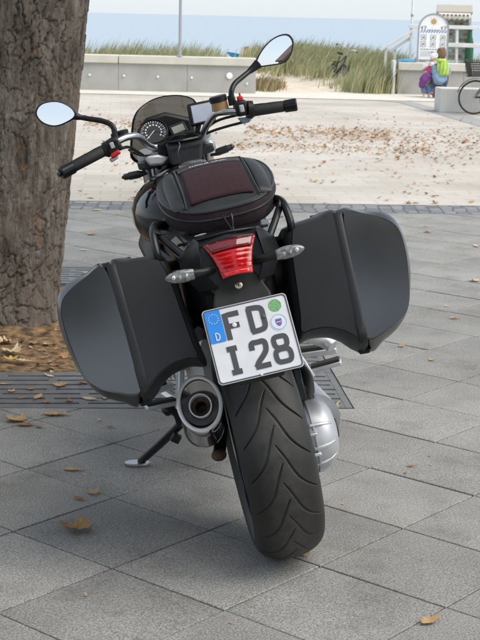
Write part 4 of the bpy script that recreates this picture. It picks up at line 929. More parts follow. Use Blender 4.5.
# switch blocks
for nm, c, sz, an in (('L', (112.5, 146, -.14), (.052, .05, .048), -.30), ('R', (240.5, 108, -.145), (.040, .05, .052), .05)):
    C_ = S3(*c); rt_ = SM@rotm((0, 1, 0), an); sw = MB().box(C_, sz, rt_).build('switch_block', 'black_plastic', bk, bevel=.008)
    if nm == 'L':
        MB().box(C_+rt_@np.array((-.002, -.028, .006)), (.013, .012, .020), rt_@rotm((0, 1, 0), .2)).build('rocker_switch', 'grey_button', sw, bevel=.002)
        MB().box(C_+rt_@np.array((.017, -.026, .012)), (.012, .01, .012), rt_).build('mode_button', 'smoked_lens', sw, bevel=.003)
        MB().box(S3(115.5, 154, -.165), (.034, .016, .016), rt_).build('signal_switch', 'red_button', sw, bevel=.005)
        MB().box(S3(114, 158.5, -.155), (.03, .02, .014), rt_).build('horn_switch', 'grey_button', sw, bevel=.005)
        MB().tube([S3(105, 150.5, -.14), S3(108, 149, -.142)], .026, 18).build('switch_collar', 'black_plastic', sw)
    else:
        MB().tube([S3(247, 109.8, -.148), S3(252, 109.8, -.148)], .030, 20).build('throttle_collar', 'black_plastic', sw)
        MB().box(C_+rt_@np.array((-.002, -.028, .0)), (.015, .012, .024), rt_).build('starter_switch', 'grey_button', sw, bevel=.003)
        MB().box(C_+rt_@np.array((.002, -.012, .032)), (.018, .02, .016), rt_).build('kill_switch', 'red_button', sw, bevel=.004); MB().tube([C_+rt_@np.array((.003, -.012, .036)), C_+rt_@np.array((.004, -.012, .05))], .003, 8).build('kill_lever', 'red_button', sw)
        MB().loft([[S3(237, 118, y), S3(252, 116.5, y), S3(250, 122, y), S3(243, 124, y)] for y in (-.16, -.13)]).build('heat_switch', 'grey_fluid', sw, bevel=.004)
# levers and hoses
MB().tube(curve([S3(116, 143, -.10), S3(104, 146, -.08), S3(80, 158, -.1), S3(66, 166, -.12)], 5), [.010]*8+[.008]*8, 10, .6).build('clutch_lever', 'black_satin', bk)
MB().tube(curve([S3(236, 106, -.10), S3(252, 106, -.08), S3(275, 103, -.09), S3(292, 101.5, -.11)], 5), [.010]*8+[.008]*8, 10, .6).build('brake_lever', 'black_satin', bk)
MB().tube(curve([S3(244, 122, -.13), S3(225, 127, -.10), S3(210, 132, -.06), S3(200, 138, -.0), S3(192, 150, .0)], 5), .0045, 8).build('brake_hose', 'rubber', bk)
MB().tube(curve([S3(238, 115, -.12), S3(222, 119, -.09), S3(212, 124, -.05), S3(204, 133, .02), S3(196, 148, .02)], 5), .0045, 8).build('throttle_cable', 'rubber', bk)
MB().tube(curve([S3(118, 150, -.12), S3(128, 147, -.09), S3(138, 152, -.03), S3(150, 160, .02)], 5), .005, 8).build('clutch_hose', 'rubber', bk)
MB().tube(curve([S3(129, 150, -.10), S3(134, 153, -.05), S3(141, 155.5, -.03), S3(150, 155.5, -.02)], 5), .0035, 8).build('cable', 'black_gloss', bk)
# reservoirs
zc = ax3((0, 0, 1))
for nm, c, m_, r in (('R', (220, 106, -.11), 'amber_fluid', .0275), ('L', (123, 136.5, -.11), 'grey_fluid', .020)):
    c = S3(*c); h = .030 if nm == 'R' else .018
    rs_ = MB().lathe([(r*.85, -h*.6), (r, -h*.5), (r, h*.55)], c, zc, 24).build('fluid_reservoir', m_, bk)
    MB().lathe([(r*1.08, h*.5), (r*1.08, h*1.05), (r*.95, h*1.15), (0, h*1.15)], c, zc, 24).build('reservoir_cap', 'black_plastic', rs_)
# mirrors
def mirror(outl, yl, stalk, tgt, nm):
    pts2 = [S3(x, y, yl) for x, y in outl]; c0 = sum(pts2)/len(pts2)
    cw = BC+RB@c0; n = nrm(nrm(np.array(tgt)-cw)+nrm(CP-cw)); nl = RB.T@n       # aim: what the glass shows the rider's side
    ol = []
    for x, y in outl:                                                   # outline laid in the glass plane
        o = RB.T@(CP-BC); d = RB.T@ray(x, y); ol.append(o+d*(((c0-o)@nl)/(d@nl)))
    ol = chaikin(ol, 2); c = sum(ol)/len(ol); RC = 1.1
    def rg(s, off=0): return [c+(q-c)*s+nl*(off-((np.linalg.norm(q-c)*s)**2)/(2*RC)) for q in ol]
    e0 = np.linalg.norm(ol[0]-c)
    def rf(s, off): return [c+(q-c)*s+nl*off for q in ol]
    hs_ = MB().loft([rf(.90, -.001), rf(.93, .0035), rf(1.0, .002), rf(1.02, -.006), rf(.98, -.016), rf(.8, -.03), rf(.45, -.04), rf(.1, -.043)], False, True).build('mirror', 'black_plastic', bk, smooth=60)
    gl = [rg(s, .0025) for s in np.linspace(.02, .92, 14)]
    MB().loft(gl, True, False).build('mirror_glass', 'mirror_glass', hs_, smooth=180)
    pts3 = [S3(*q) for q in stalk]; cvv = curve(pts3, 6)
    MB().tube(cvv, list(np.linspace(.0095, .0085, len(cvv)-8))+list(np.linspace(.010, .017, 8)), 14).build('mirror_stalk', 'black_satin', hs_)
    MB().tube([pts3[0]-zc*.02, pts3[0]+zc*.012], [.014, .012], 14).build('mirror_base', 'black_plastic', hs_)
MLo = [(34.3, 111.7), (40, 103.3), (53.3, 100.6), (63.3, 102.3), (73.3, 108.3), (77.3, 115), (71.7, 120.5), (56.7, 127.2), (45, 125), (37.3, 119.3)]
MRo = [(254.8, 63), (259.5, 53), (266.5, 43.8), (274.8, 36.9), (284, 33.7), (289.5, 34.4), (293, 39), (293.8, 44), (292, 53), (287.8, 60.6), (281.7, 64), (270, 65.6), (260, 67.2), (255, 67)]
mirror(MLo, -.10, [(115, 137, -.13), (113.5, 128, -.125), (109, 123.5, -.115), (100, 120.5, -.105), (88, 118.7, -.095), (78, 116.8, -.088), (72, 115, -.09)], (-2.5, -20, 4.6), 'L')
mirror(MRo, -.06, [(231.5, 99, -.13), (231.5, 91, -.125), (235, 83.5, -.11), (243, 76.5, -.09), (251, 70, -.07), (258, 64, -.062)], (4.2, -20, 3.6), 'R')
# instruments
FN = ax3(nrm((0, -.80, .60))); fu_ = ax3((1, 0, 0)); fv_ = np.cross(FN, fu_)
def dial(px, py, yl, r, nm):
    c = S3(px, py, yl)
    d = MB().lathe([(r*.9, -.03), (r*1.08, -.02), (r*1.10, .004), (r*1.02, .007), (r*.98, .0)], c, tuple(FN), 40, False).build(nm, 'black_plastic', bk)
    MB().lathe([(r, -.001), (r, .0)], c, tuple(FN), 40).build('dial_face', 'dial_face', d)
    mk = MB(); uu, vv, nn = frame(FN)
    for k in range(23):
        t = R(-130+260*k/22); e = nrm(vv*math.cos(t)+uu*math.sin(t)); l = r*(.74 if k % 2 == 0 else .82)
        mk.bar(c+nn*.0012+e*l, c+nn*.0012+e*r*.93, r*.045, .0006, nn)
        if k % 2 == 0: mk.bar(c+nn*.0012+e*r*.54, c+nn*.0012+e*r*.64, r*.13, .0006, nn)
    mk.build('dial_scale', 'dial_mark', d, smooth=0)
    e = nrm(-vv*.6-uu*.7); MB().bar(c+nn*.003-e*r*.1, c+nn*.003+e*r*.8, r*.05, .001, nn).build('needle', 'dial_mark', d, smooth=0)
    return d
dial(153.5, 132, .06, .046, 'speedometer'); dial(157, 140.5, .045, .030, 'rev_counter')
lc = S3(178, 128.5, .05); lr = np.stack([fu_, fv_, FN], 1)@rotm((0, 0, 1), .10)
lcd = MB().box(lc-FN*.012, (.062, .048, .03), lr).build('display_unit', 'black_plastic', bk, bevel=.006); MB().box(lc+FN*.004+fv_*(-.004), (.042, .026, .003), lr).build('lcd_panel', 'lcd', lcd, smooth=0)
MB().loft([[S3(x, y, yy) for x, y in ((136, 132), (150, 147), (178, 146), (195, 136), (192, 118), (165, 112), (146, 118))] for yy in (.14, .10)]).build('cluster_housing', 'black_plastic', bk, bevel=.012)
# navigation unit
gq = [S3(187, 104.2, -.02), S3(213.5, 98.6, -.02), S3(216.5, 121, -.035), S3(191.4, 126.8, -.035)]; gc = sum(gq)/4; gn = nrm(np.cross(gq[3]-gq[0], gq[1]-gq[0])); gn = gn if gn[1] < 0 else -gn
nav = MB().loft([gq, [q-gn*.022 for q in gq]]).build('navigation_unit', 'black_plastic', bk, bevel=.006)
MB().loft([[gc+(q-gc)*np.array(.86)+gn*d for q in gq] for d in (.0005, .0016)]).build('nav_bezel', 'smoked_lens', nav, smooth=0)
MB().loft([[gc+(q-gc)*.76+gn*d for q in gq] for d in (.0018, .0026)]).build('nav_screen', 'gps_screen', nav, smooth=0)
MB().tube([gc-gn*.02, S3(196, 138, -.02)], .009, 10).build('nav_mount', 'black_satin', nav)
# screen
wp = [(130.5, 160, .10), (129.5, 150, .10), (131.5, 130, .11), (133.5, 117.5, .115), (141, 107, .12), (157.5, 97.7, .125), (176, 95, .125), (188.8, 96.7, .12), (195.5, 101, .115), (198, 112, .11), (199, 125, .105), (197, 140, .10), (190, 152, .09), (170, 163, .09), (150, 168, .09)]
wpp = chaikin([sl_(*q) for q in wp], 2); wc = sum(wpp)/len(wpp)
def wpt(q, s):
    p = wc+(q-wc)*s; x = (p[0]-wc[0])/.13; return st(np.array((p[0], p[1]+.035*(1-x*x)-.01, p[2])))
MB().loft([[wpt(q, s) for q in wpp] for s in (.04, .25, .5, .75, .92, 1.0)], True, False).build('windscreen', 'smoked_screen', bk, smooth=180, solid=.003)
edge = [wpt(q, 1.0) for q in wpp]; MB().tube(edge+[edge[0]], .0022, 6).build('screen_edge', 'black_gloss', bk)
# fork, bridge, headlight, front signals, fender
for sx in (-1, 1):
    t0 = st((sx*.105, .015, .045)); a_ = nrm(ax3(SAX)); 
    f = MB().tube([t0, t0-a_*.42], .0225, 16).build('fork_tube', 'alu', bk); MB().lathe([(.027, -.03), (.028, .004), (.024, .012), (.010, .014)], t0, tuple(a_), 20).build('fork_cap', 'silver_cast', f)
    MB().tube([t0-a_*.40, t0-a_*.80], .029, 16).build('fork_slider', 'silver_cast', f)
    s0 = st((sx*.105, .03, -.015)); s1 = st((sx*.202, .0225, -.0072))
    ts = MB().loft([[s0*(1-t)+s1*t+np.array((0, .014*r*math.cos(q), .0125*r*math.sin(q))) for q in np.linspace(0, 2*math.pi, 14, endpoint=False)] for t, r in ((0, .45), (.2, .7), (.35, 1.0), (.7, 1.0), (.9, .7), (1.0, .25))]).build('turn_signal', 'smoked_lens', bk)
    for t in np.linspace(.38, .88, 9): MB().lathe([(.0145*(1 if t < .72 else .8), 0), (.0145*(1 if t < .72 else .8), .002)], s0*(1-t)+s1*t, tuple(s1-s0), 12).build('lens_rib', 'smoked_lens', ts)
MB().loft([[st(q) for q in ((-.14, .03, z), (-.12, -.03, z), (-.05, -.045, z), (.05, -.045, z), (.12, -.03, z), (.14, .03, z), (.06, .05, z), (-.06, .05, z))] for z in (.0, .03)]).build('top_bridge', 'black_satin', bk, bevel=.006)
for sx in (-1, 1): MB().loft([[st((sx*.045+dx, -.02+dy, z)) for dx, dy in ((-.02, -.02), (.02, -.02), (.02, .02), (-.02, .02))] for z in (.03, .075)]).build('bar_riser', 'black_satin', bk, bevel=.006)
hl = MB().lathe([(.03, -.10), (.07, -.07), (.09, -.02), (.092, .02), (.088, .03)], st((0, .13, -.06)), tuple(ax3((0, 1, .05))), 32).build('headlight', 'black_gloss', bk); MB().lathe([(.086, .03), (.06, .045), (0, .05)], st((0, .13, -.06)), tuple(ax3((0, 1, .05))), 32).build('headlight_lens', 'clear_lens', hl)
ar = []
for t in np.linspace(R(20), R(170), 20): ar.append([FWC+SM@np.array((x, .325*math.cos(t), .325*math.sin(t)-.02*(abs(x)/.07)**2)) for x in np.linspace(-.07, .07, 7)])
MB().grid(ar).build('front_mudguard', 'black_gloss', bk, solid=.005)
MB().loft([sec(1.06, .07, .60, .78), sec(1.14, .09, .58, .80), sec(1.18, .08, .60, .78)]).build('oil_cooler_shroud', 'black_plastic', bk)
# silver fairing wedge seen under the left bar
MB().loft([[S3(145, 160, yy), S3(147, 156, yy), S3(158, 154.5, yy), S3(170, 157, yy), S3(163, 165, yy), S3(150, 166, yy)] for yy in (-.05, .0)]).build('cockpit_trim', 'silver_cast', bk, bevel=.008)
MB().tube([S3(209, 153, .0), S3(208, 143, .0), S3(207.5, 140.5, .0)], [.022, .021, .016], 18).build('ignition_housing', 'silver_cast', bk)

# ------------------------------------------------------------------ luggage carried on the bike (lifts off: things of their own)
tb = empty('tail_bag', (0, 0, 0), 0, 'black and dark maroon zipped tail bag strapped on the rear seat', 'bag'); tb.matrix_world = BMX
BCX = .022
def bag_plan(t, k=1.0):
    c, s = math.cos(t), math.sin(t); e = 2/3.0
    x = math.copysign(abs(c)**e, c); y = math.copysign(abs(s)**e, s)
    wdt = .158*(1-.16*max(0, -y)**1.5-.10*max(0, y)**2)
    return BCX+wdt*x*k, .155+.185*y*k
def bz(y): return .985+.215*(y+.03)
def bring(k, dz, n=64, f=0): return [(*bag_plan(2*math.pi*i/n, k), bz(bag_plan(2*math.pi*i/n, k)[1])+dz) for i in range(n)]
def flat(k, z, n=64): return [(*bag_plan(2*math.pi*i/n, k), z+.12*(bag_plan(2*math.pi*i/n, k)[1])) for i in range(n)]
MB().loft([flat(.90, .925), flat(.965, .935), bring(1.0, -.030), bring(1.015, -.012), bring(1.0, -.002)], True, False).build('bag_body', 'bag_fabric', tb, smooth=60)
def dome(k): return .034*(1-k*k)+.002
MB().loft([bring(1.0, -.002), bring(.985, .003), bring(.93, dome(.93)-.002), bring(.8, dome(.8)), bring(.6, dome(.6)), bring(.35, dome(.35)), bring(.05, dome(.05))], False, True).build('bag_lid', 'bag_leather', tb, smooth=60)
for k, dz, r in ((1.0, .0, .0042), (1.012, -.022, .003)): rgp = bring(k, dz); MB().tube(rgp+[rgp[0]], r, 8).build('piping', 'piping', tb)
def btop(x, y, off=.0025):
    # height of the lid above plan point
    u, v = (x-BCX)/.158, (y-.155)/.185; v_ = v; wd = 1-.16*max(0, -v)**1.5-.10*max(0, v)**2
    k = (abs(u/wd)**3+abs(v)**3)**(1/3); return (x, y, bz(y)+dome(min(k, 1))+off)
def patch(name, mt, fx0, fx1, y0, y1, off, n=18, m=14):
    P = []
    for j in range(m+1):
        y = y0+(y1-y0)*j/m; a, b = fx0(y), fx1(y); P.append([btop(a+(b-a)*i/n, y, off) for i in range(n+1)])
    return MB().grid(P).build(name, mt, tb, smooth=60, solid=.002)
pw = lambda y: .084+.075*max(0, (.155-y))**1.0*.25
patch('centre_panel', 'bag_maroon', lambda y: BCX-pw(y), lambda y: BCX+pw(y), .01, .215, .0035)
lg = patch('name_strip', 'bag_leather', lambda y: BCX-.088, lambda y: BCX+.088, .222, .262, .004)
patch('front_panel', 'bag_maroon', lambda y: BCX-.105+.2*(y-.27), lambda y: BCX+.105-.2*(y-.27), .268, .322, .0035)
pr = MB(); random.seed(4)      # small embroidered lettering, too fine to read
x = BCX-.052
while x < BCX+.055:
    wl = random.uniform(.003, .006)
    for (dx, dy, ex, ey) in random.sample([(0, 0, 0, 1), (1, 0, 1, 1), (0, 1, 1, 1), (0, .5, 1, .5), (0, 0, 1, 1), (0, 0, 1, 0)], 3):
        a = btop(x+dx*wl, .234+dy*.014, .0062); b = btop(x+ex*wl, .234+ey*.014, .0062); pr.bar(a, b, .0015, .0008)
    x += wl+.0032+(.006 if random.random() < .15 else 0)
pr.build('stitched_lettering', 'print_silver', lg, smooth=0)
for sx in (-1, 1):
    MB().grid([[btop(BCX+sx*(.101+.040*(i/8)*(1-.9*abs(j/10-.42)**2)), .012+.275*j/10, .0008+.0055*math.sin(math.pi*i/8)**.5*math.sin(math.pi*j/10)**.5) for i in range(9)] for j in range(11)]).build('side_panel', 'bag_leather', tb, smooth=60, solid=.002)
    pth = [btop(BCX+sx*(.096+.03*max(0, (.06-y))*2), y, .005) for y in np.linspace(.0, .30, 14)]; MB().tube(pth, .0022, 6).build('seam', 'piping', tb)
    MB().tube(curve([(BCX+sx*.15, .02, .945), (sx*.165, -.01, .955), (sx*.172, .01, .968), (sx*.16, .03, .95)], 4), .0045, 8, .4).build('strap', 'piping', tb)
for x in (-.012, .010):
    MB().tube(curve([(BCX+x, -.032, .968), (BCX+x*.8+.002, -.040, .955), (BCX+x*.3+.004, -.043, .935), (BCX+.006, -.046, .925)], 4), .0022, 6).build('zip_puller', 'piping', tb)
MB().ell((BCX+.006, -.047, .922), (.004, .003, .006), 8, 6).build('zip_tab', 'piping', tb)
for x, y in ((-.075, -.012), (.12, -.005)): MB().tube([(BCX+x-.02, y-.008, .928), (BCX+x, y-.014, .931), (BCX+x+.025, y-.012, .927)], .0018, 6).build('cord', 'print_silver', tb)
# small pouch on the handlebar clamp
hp = empty('handlebar_pouch', (0, 0, 0), 0, 'small black zipped pouch with glossy flap between the handlebar halves', 'pouch'); hp.matrix_world = BMX
MB().loft([[S3(167, 147, -.07), S3(202, 141, -.07), S3(200, 163, -.07), S3(172, 167, -.07)], [S3(165, 143, -.055), S3(203, 136, -.055), S3(202, 160, -.06), S3(171, 165, -.06)], [S3(165, 143, .0), S3(203, 136, .0), S3(202, 158, .0), S3(171, 163, .0)]]).build('pouch_body', 'bag_leather', hp, bevel=.008)
MB().loft([[S3(163, 143.5, -.075), S3(175, 143.5, -.08), S3(190, 141, -.08), S3(204.5, 137, -.075)], [S3(164, 139, -.06), S3(176, 136, -.062), S3(190, 133, -.062), S3(203, 132.5, -.06)], [S3(166, 137, -.01), S3(176, 132.5, -.01), S3(188, 130, -.01), S3(201, 131, -.01)]], False, False, False).build('pouch_flap', 'black_gloss', hp, solid=.004, sub=1)
MB().tube(curve([S3(179, 142, -.082), S3(180, 146, -.083), S3(178, 152, -.083), S3(178.5, 158, -.08)], 4), .0018, 6).build('zip_puller', 'alu', hp)
MB().bar(S3(168, 150, -.073), S3(201, 144.5, -.073), .004, .004).build('zip', 'piping', hp)
MB().loft([[S3(180, 158, -.07), S3(193, 156, -.07), S3(190, 172, -.05), S3(178, 174, -.05)], [S3(180, 158, -.05), S3(193, 156, -.05), S3(190, 172, -.03), S3(178, 174, -.03)]]).build('pouch_strap', 'bag_fabric', hp, bevel=.003)
# ------------------------------------------------------------------ people
FOLD = bpy.data.textures.new('cloth_folds', 'CLOUDS'); FOLD.noise_scale = .09; FOLD.noise_depth = 2
def skin(name, nodes, edges, mt, parent, root=0, sub=2):
    ks = list(nodes); me = bpy.data.meshes.new(name); me.from_pydata([nodes[k][:3] for k in ks], [(ks.index(a), ks.index(b)) for a, b in edges], [])
    o = bpy.data.objects.new(name, me); COL.objects.link(o); o.parent = parent; me.materials.append(M[mt])
    m = o.modifiers.new('skin', 'SKIN'); m.use_smooth_shade = True
    for i, k in enumerate(ks):
        r = nodes[k][3]; me.skin_vertices[0].data[i].radius = (r, r) if not hasattr(r, '__len__') else r
        me.skin_vertices[0].data[i].use_root = (i == root)
    s = o.modifiers.new('s', 'SUBSURF'); s.levels = sub+(mt != 'skin'); s.render_levels = sub+(mt != 'skin')
    if mt != 'skin':
        d = o.modifiers.new('folds', 'DISPLACE'); d.texture = FOLD; d.strength = .055; d.mid_level = .5; d.texture_coords = 'GLOBAL'
    return o
def head(parent, c, s, yaw, hairm, hair=True, cap=None):
    c = np.array(c); rt = rotm((0, 0, 1), yaw); mb = MB(); mb.ell(c, (.075*s, .092*s, .115*s), 18, 12, rt); mb.ell(c+rt@np.array((0, .088*s, -.012*s)), (.013*s, .02*s, .022*s), 8, 6, rt)
    mb.ell(c+rt@np.array((0, .05*s, -.085*s)), (.045*s, .04*s, .035*s), 10, 6, rt)
    for e in (-1, 1): mb.ell(c+rt@np.array((e*.077*s, .0, -.005*s)), (.012*s, .022*s, .034*s), 8, 6, rt)
    h = mb.build('head', 'skin', parent)
    for e in (-1, 1): MB().ell(c+rt@np.array((e*.03*s, .083*s, .012*s)), (.011*s, .008*s, .008*s), 8, 6, rt).build('eye', 'shoe', h)
    MB().ell(c+rt@np.array((0, .086*s, -.055*s)), (.024*s, .008*s, .007*s), 8, 6, rt).build('mouth', 'vest_red', h)
    if hair:
        mb = MB(); mb.ell(c+rt@np.array((0, -.018*s, .022*s)), (.088*s, .096*s, .112*s), 18, 12, rt)
        for k in range(40):
            a = random.uniform(math.pi*.98, math.pi*2.02); z = random.uniform(-.06, .09); q = c+rt@np.array((.085*s*math.cos(a)*math.sqrt(max(.1, 1-(z/.12)**2)), .092*s*math.sin(a)*math.sqrt(max(.1, 1-(z/.12)**2))-.012*s, z*s+.02*s)); mb.ell(q, (.016*s, .016*s, .032*s), 6, 5)
        mb.build('hair', hairm, parent)
    return h
pa = ground(438, 98.5)
ad = empty('person', (pa[0], pa[1], 0), 0, 'person in light blue top and green scarf crouching beside the child', 'person')
# back to the camera (facing +Y), turned a little to the left
A = {'hip': (.02, 0, .25, .145), 'wst': (0, .02, .42, .12), 'che': (-.02, .06, .58, .135), 'shl': (-.16, .08, .66, .06), 'shr': (.12, .08, .66, .06), 'ell': (-.27, .16, .52, .05), 'hal': (-.22, .34, .50, .04), 'elr': (.21, .14, .48, .05), 'har': (.14, .32, .42, .04), 'nek': (-.01, .10, .71, .05)}
skin('body', {'hip': (.02, .02, .28, .05), 'wst': (0, .03, .42, .06), 'che': (-.02, .06, .58, .08), 'nek': (-.01, .10, .70, .045), 'top': (0, .11, .76, .045), 'shl': (-.16, .08, .65, .05), 'ell': (-.27, .16, .52, .04), 'hal': (-.22, .34, .50, .03), 'fnl': (-.18, .40, .50, .022), 'shr': (.12, .08, .65, .05), 'elr': (.21, .14, .48, .04), 'har': (.14, .32, .42, .03), 'fnr': (.10, .38, .42, .022), 'knl': (-.14, .34, .36, .06), 'anl': (-.12, .10, .09, .04), 'tol': (-.13, .24, .04, .035), 'knr': (.12, .36, .34, .06), 'anr': (.10, .10, .09, .04), 'tor': (.12, .24, .04, .035)},
     [('hip', 'wst'), ('wst', 'che'), ('che', 'nek'), ('nek', 'top'), ('che', 'shl'), ('shl', 'ell'), ('ell', 'hal'), ('hal', 'fnl'), ('che', 'shr'), ('shr', 'elr'), ('elr', 'har'), ('har', 'fnr'), ('hip', 'knl'), ('knl', 'anl'), ('anl', 'tol'), ('hip', 'knr'), ('knr', 'anr'), ('anr', 'tor')], 'skin', ad)
skin('jumper', A, [('hip', 'wst'), ('wst', 'che'), ('che', 'nek'), ('che', 'shl'), ('shl', 'ell'), ('ell', 'hal'), ('che', 'shr'), ('shr', 'elr'), ('elr', 'har')], 'knit_blue', ad)
skin('jeans', {'hip': (.02, 0, .25, .155), 'knl': (-.14, .34, .36, .085), 'anl': (-.12, .10, .09, .055), 'knr': (.12, .36, .34, .085), 'anr': (.10, .10, .09, .055)}, [('hip', 'knl'), ('knl', 'anl'), ('hip', 'knr'), ('knr', 'anr')], 'denim', ad)
for sx in (-1, 1): MB().loft([[(sx*.115+x*.042, .14+y, z) for x, y in ((-1, -.08), (1, -.08), (1.15, .06), (.6, .15), (-.6, .15), (-1.15, .06))] for z in (.004, .05, .085)]).build('shoe', 'shoe', ad, bevel=.012)
head(ad, (.02, .12, .815), 1.05, .35, 'hair')
sc = MB(); P = []
for j in range(13):
    v = j/12; row = []
    for i in range(13):
        u = i/12-.5; wd = .17+.06*math.sin(v*3); row.append((.045+u*wd+.02*v, -.09-.02*math.cos(u*6)+.015*math.sin(u*22+v*5)+(.10*(1-v)**3), .735-.30*v+.02*math.sin(u*9)*v))
    P.append(row)
MB().grid(P).build('scarf', 'scarf_green', ad, smooth=60, solid=.012)
MB().tube(curve([(-.09, .04, .70), (-.01, -.03, .715), (.10, .04, .70), (.10, .15, .69), (-.01, .19, .69), (-.10, .13, .69), (-.09, .04, .70)], 5), .04, 10).build('scarf_loop', 'scarf_green', ad)
sb = MB().loft([[(x, y, z) for x, z in ((-.13, .03), (.11, .03), (.12, .2), (-.11, .21))] for y in (-.24, -.14)]).build('shoulder_bag', 'bag_brown', ad, bevel=.03)
MB().grid([[(-.03+i*.03, -.246, .09+j*.09) for i in range(3)] for j in range(2)]).build('bag_print', 'shirt_white', sb, solid=.003)
MB().tube(curve([(.11, -.17, .2), (.16, -.08, .38), (.12, .0, .62), (-.05, -.02, .70)], 5), .012, 8, .4).build('bag_strap', 'bag_brown', sb)
pc = ground(425, 98)
ch = empty('child', (pc[0], pc[1], 0), 0, 'small child in patterned helmet and purple jacket hugging the crouching person', 'child'); ch.name = 'person'; ch['category'] = 'person'; ch['label'] = 'small child with patterned helmet and purple jacket hugging the crouching adult'
skin('body', {'hip': (0, .02, .36, .075), 'che': (.05, .02, .56, .085), 'nek': (.09, .02, .66, .04), 'top': (.10, .02, .72, .04), 'shl': (-.02, .02, .62, .035), 'ell': (.10, -.08, .66, .03), 'hal': (.26, -.06, .70, .025), 'shr': (.12, .05, .62, .035), 'elr': (.18, .16, .58, .03), 'har': (.28, .22, .62, .025), 'knl': (-.04, .05, .2, .05), 'anl': (-.02, .02, .06, .035), 'tol': (.02, -.07, .03, .03), 'knr': (.06, .06, .2, .05), 'anr': (.08, .03, .06, .035), 'tor': (.12, -.06, .03, .03)},
     [('hip', 'che'), ('che', 'nek'), ('nek', 'top'), ('che', 'shl'), ('shl', 'ell'), ('ell', 'hal'), ('che', 'shr'), ('shr', 'elr'), ('elr', 'har'), ('hip', 'knl'), ('knl', 'anl'), ('anl', 'tol'), ('hip', 'knr'), ('knr', 'anr'), ('anr', 'tor')], 'skin', ch)
skin('white_shirt', {'che': (.05, .02, .57, .09), 'shl': (-.02, .02, .62, .045), 'ell': (.10, -.08, .66, .04), 'hal': (.24, -.065, .70, .036), 'shr': (.12, .05, .62, .045), 'elr': (.18, .16, .58, .04)}, [('che', 'shl'), ('shl', 'ell'), ('ell', 'hal'), ('che', 'shr'), ('shr', 'elr')], 'shirt_white', ch)
skin('red_vest', {'a': (.02, .02, .44, .10), 'b': (.05, .015, .58, .102), 'c': (.09, .02, .66, .06)}, [('a', 'b'), ('b', 'c')], 'vest_red', ch)
skin('purple_jacket', {'a': (.08, .0, .50, .08), 'b': (.0, -.01, .40, .10), 'c': (-.07, -.01, .28, .08), 'd': (-.09, .0, .18, .05)}, [('a', 'b'), ('b', 'c'), ('c', 'd')], 'jacket_purple', ch)
skin('trousers', {'hip': (0, .02, .34, .085), 'knl': (-.04, .05, .2, .06), 'anl': (-.02, .02, .07, .045), 'knr': (.06, .06, .2, .06), 'anr': (.08, .03, .07, .045)}, [('hip', 'knl'), ('knl', 'anl'), ('hip', 'knr'), ('knr', 'anr')], 'denim', ch)
for x in (.0, .1): MB().ell((x, -.03, .032), (.035, .07, .03), 12, 8).build('shoe', 'shirt_white', ch)
head(ch, (.13, .0, .76), .82, 3.5, 'hair', False)
hm = MB().ell((.13, .01, .80), (.088, .105, .075), 20, 12).build('helmet', 'helmet_white', ch)
for k in range(14):
    a = k*2.4; zz = .02+.05*((k*7) % 5)/5; rr2 = math.sqrt(max(0, 1-(zz/.075)**2)); MB().ell((.13+.088*rr2*math.cos(a), .01+.105*rr2*math.sin(a), .80+zz), (.016, .016, .012), 8, 6).build('helmet_spot', 'helmet_blue' if k % 3 else 'vest_red', hm)

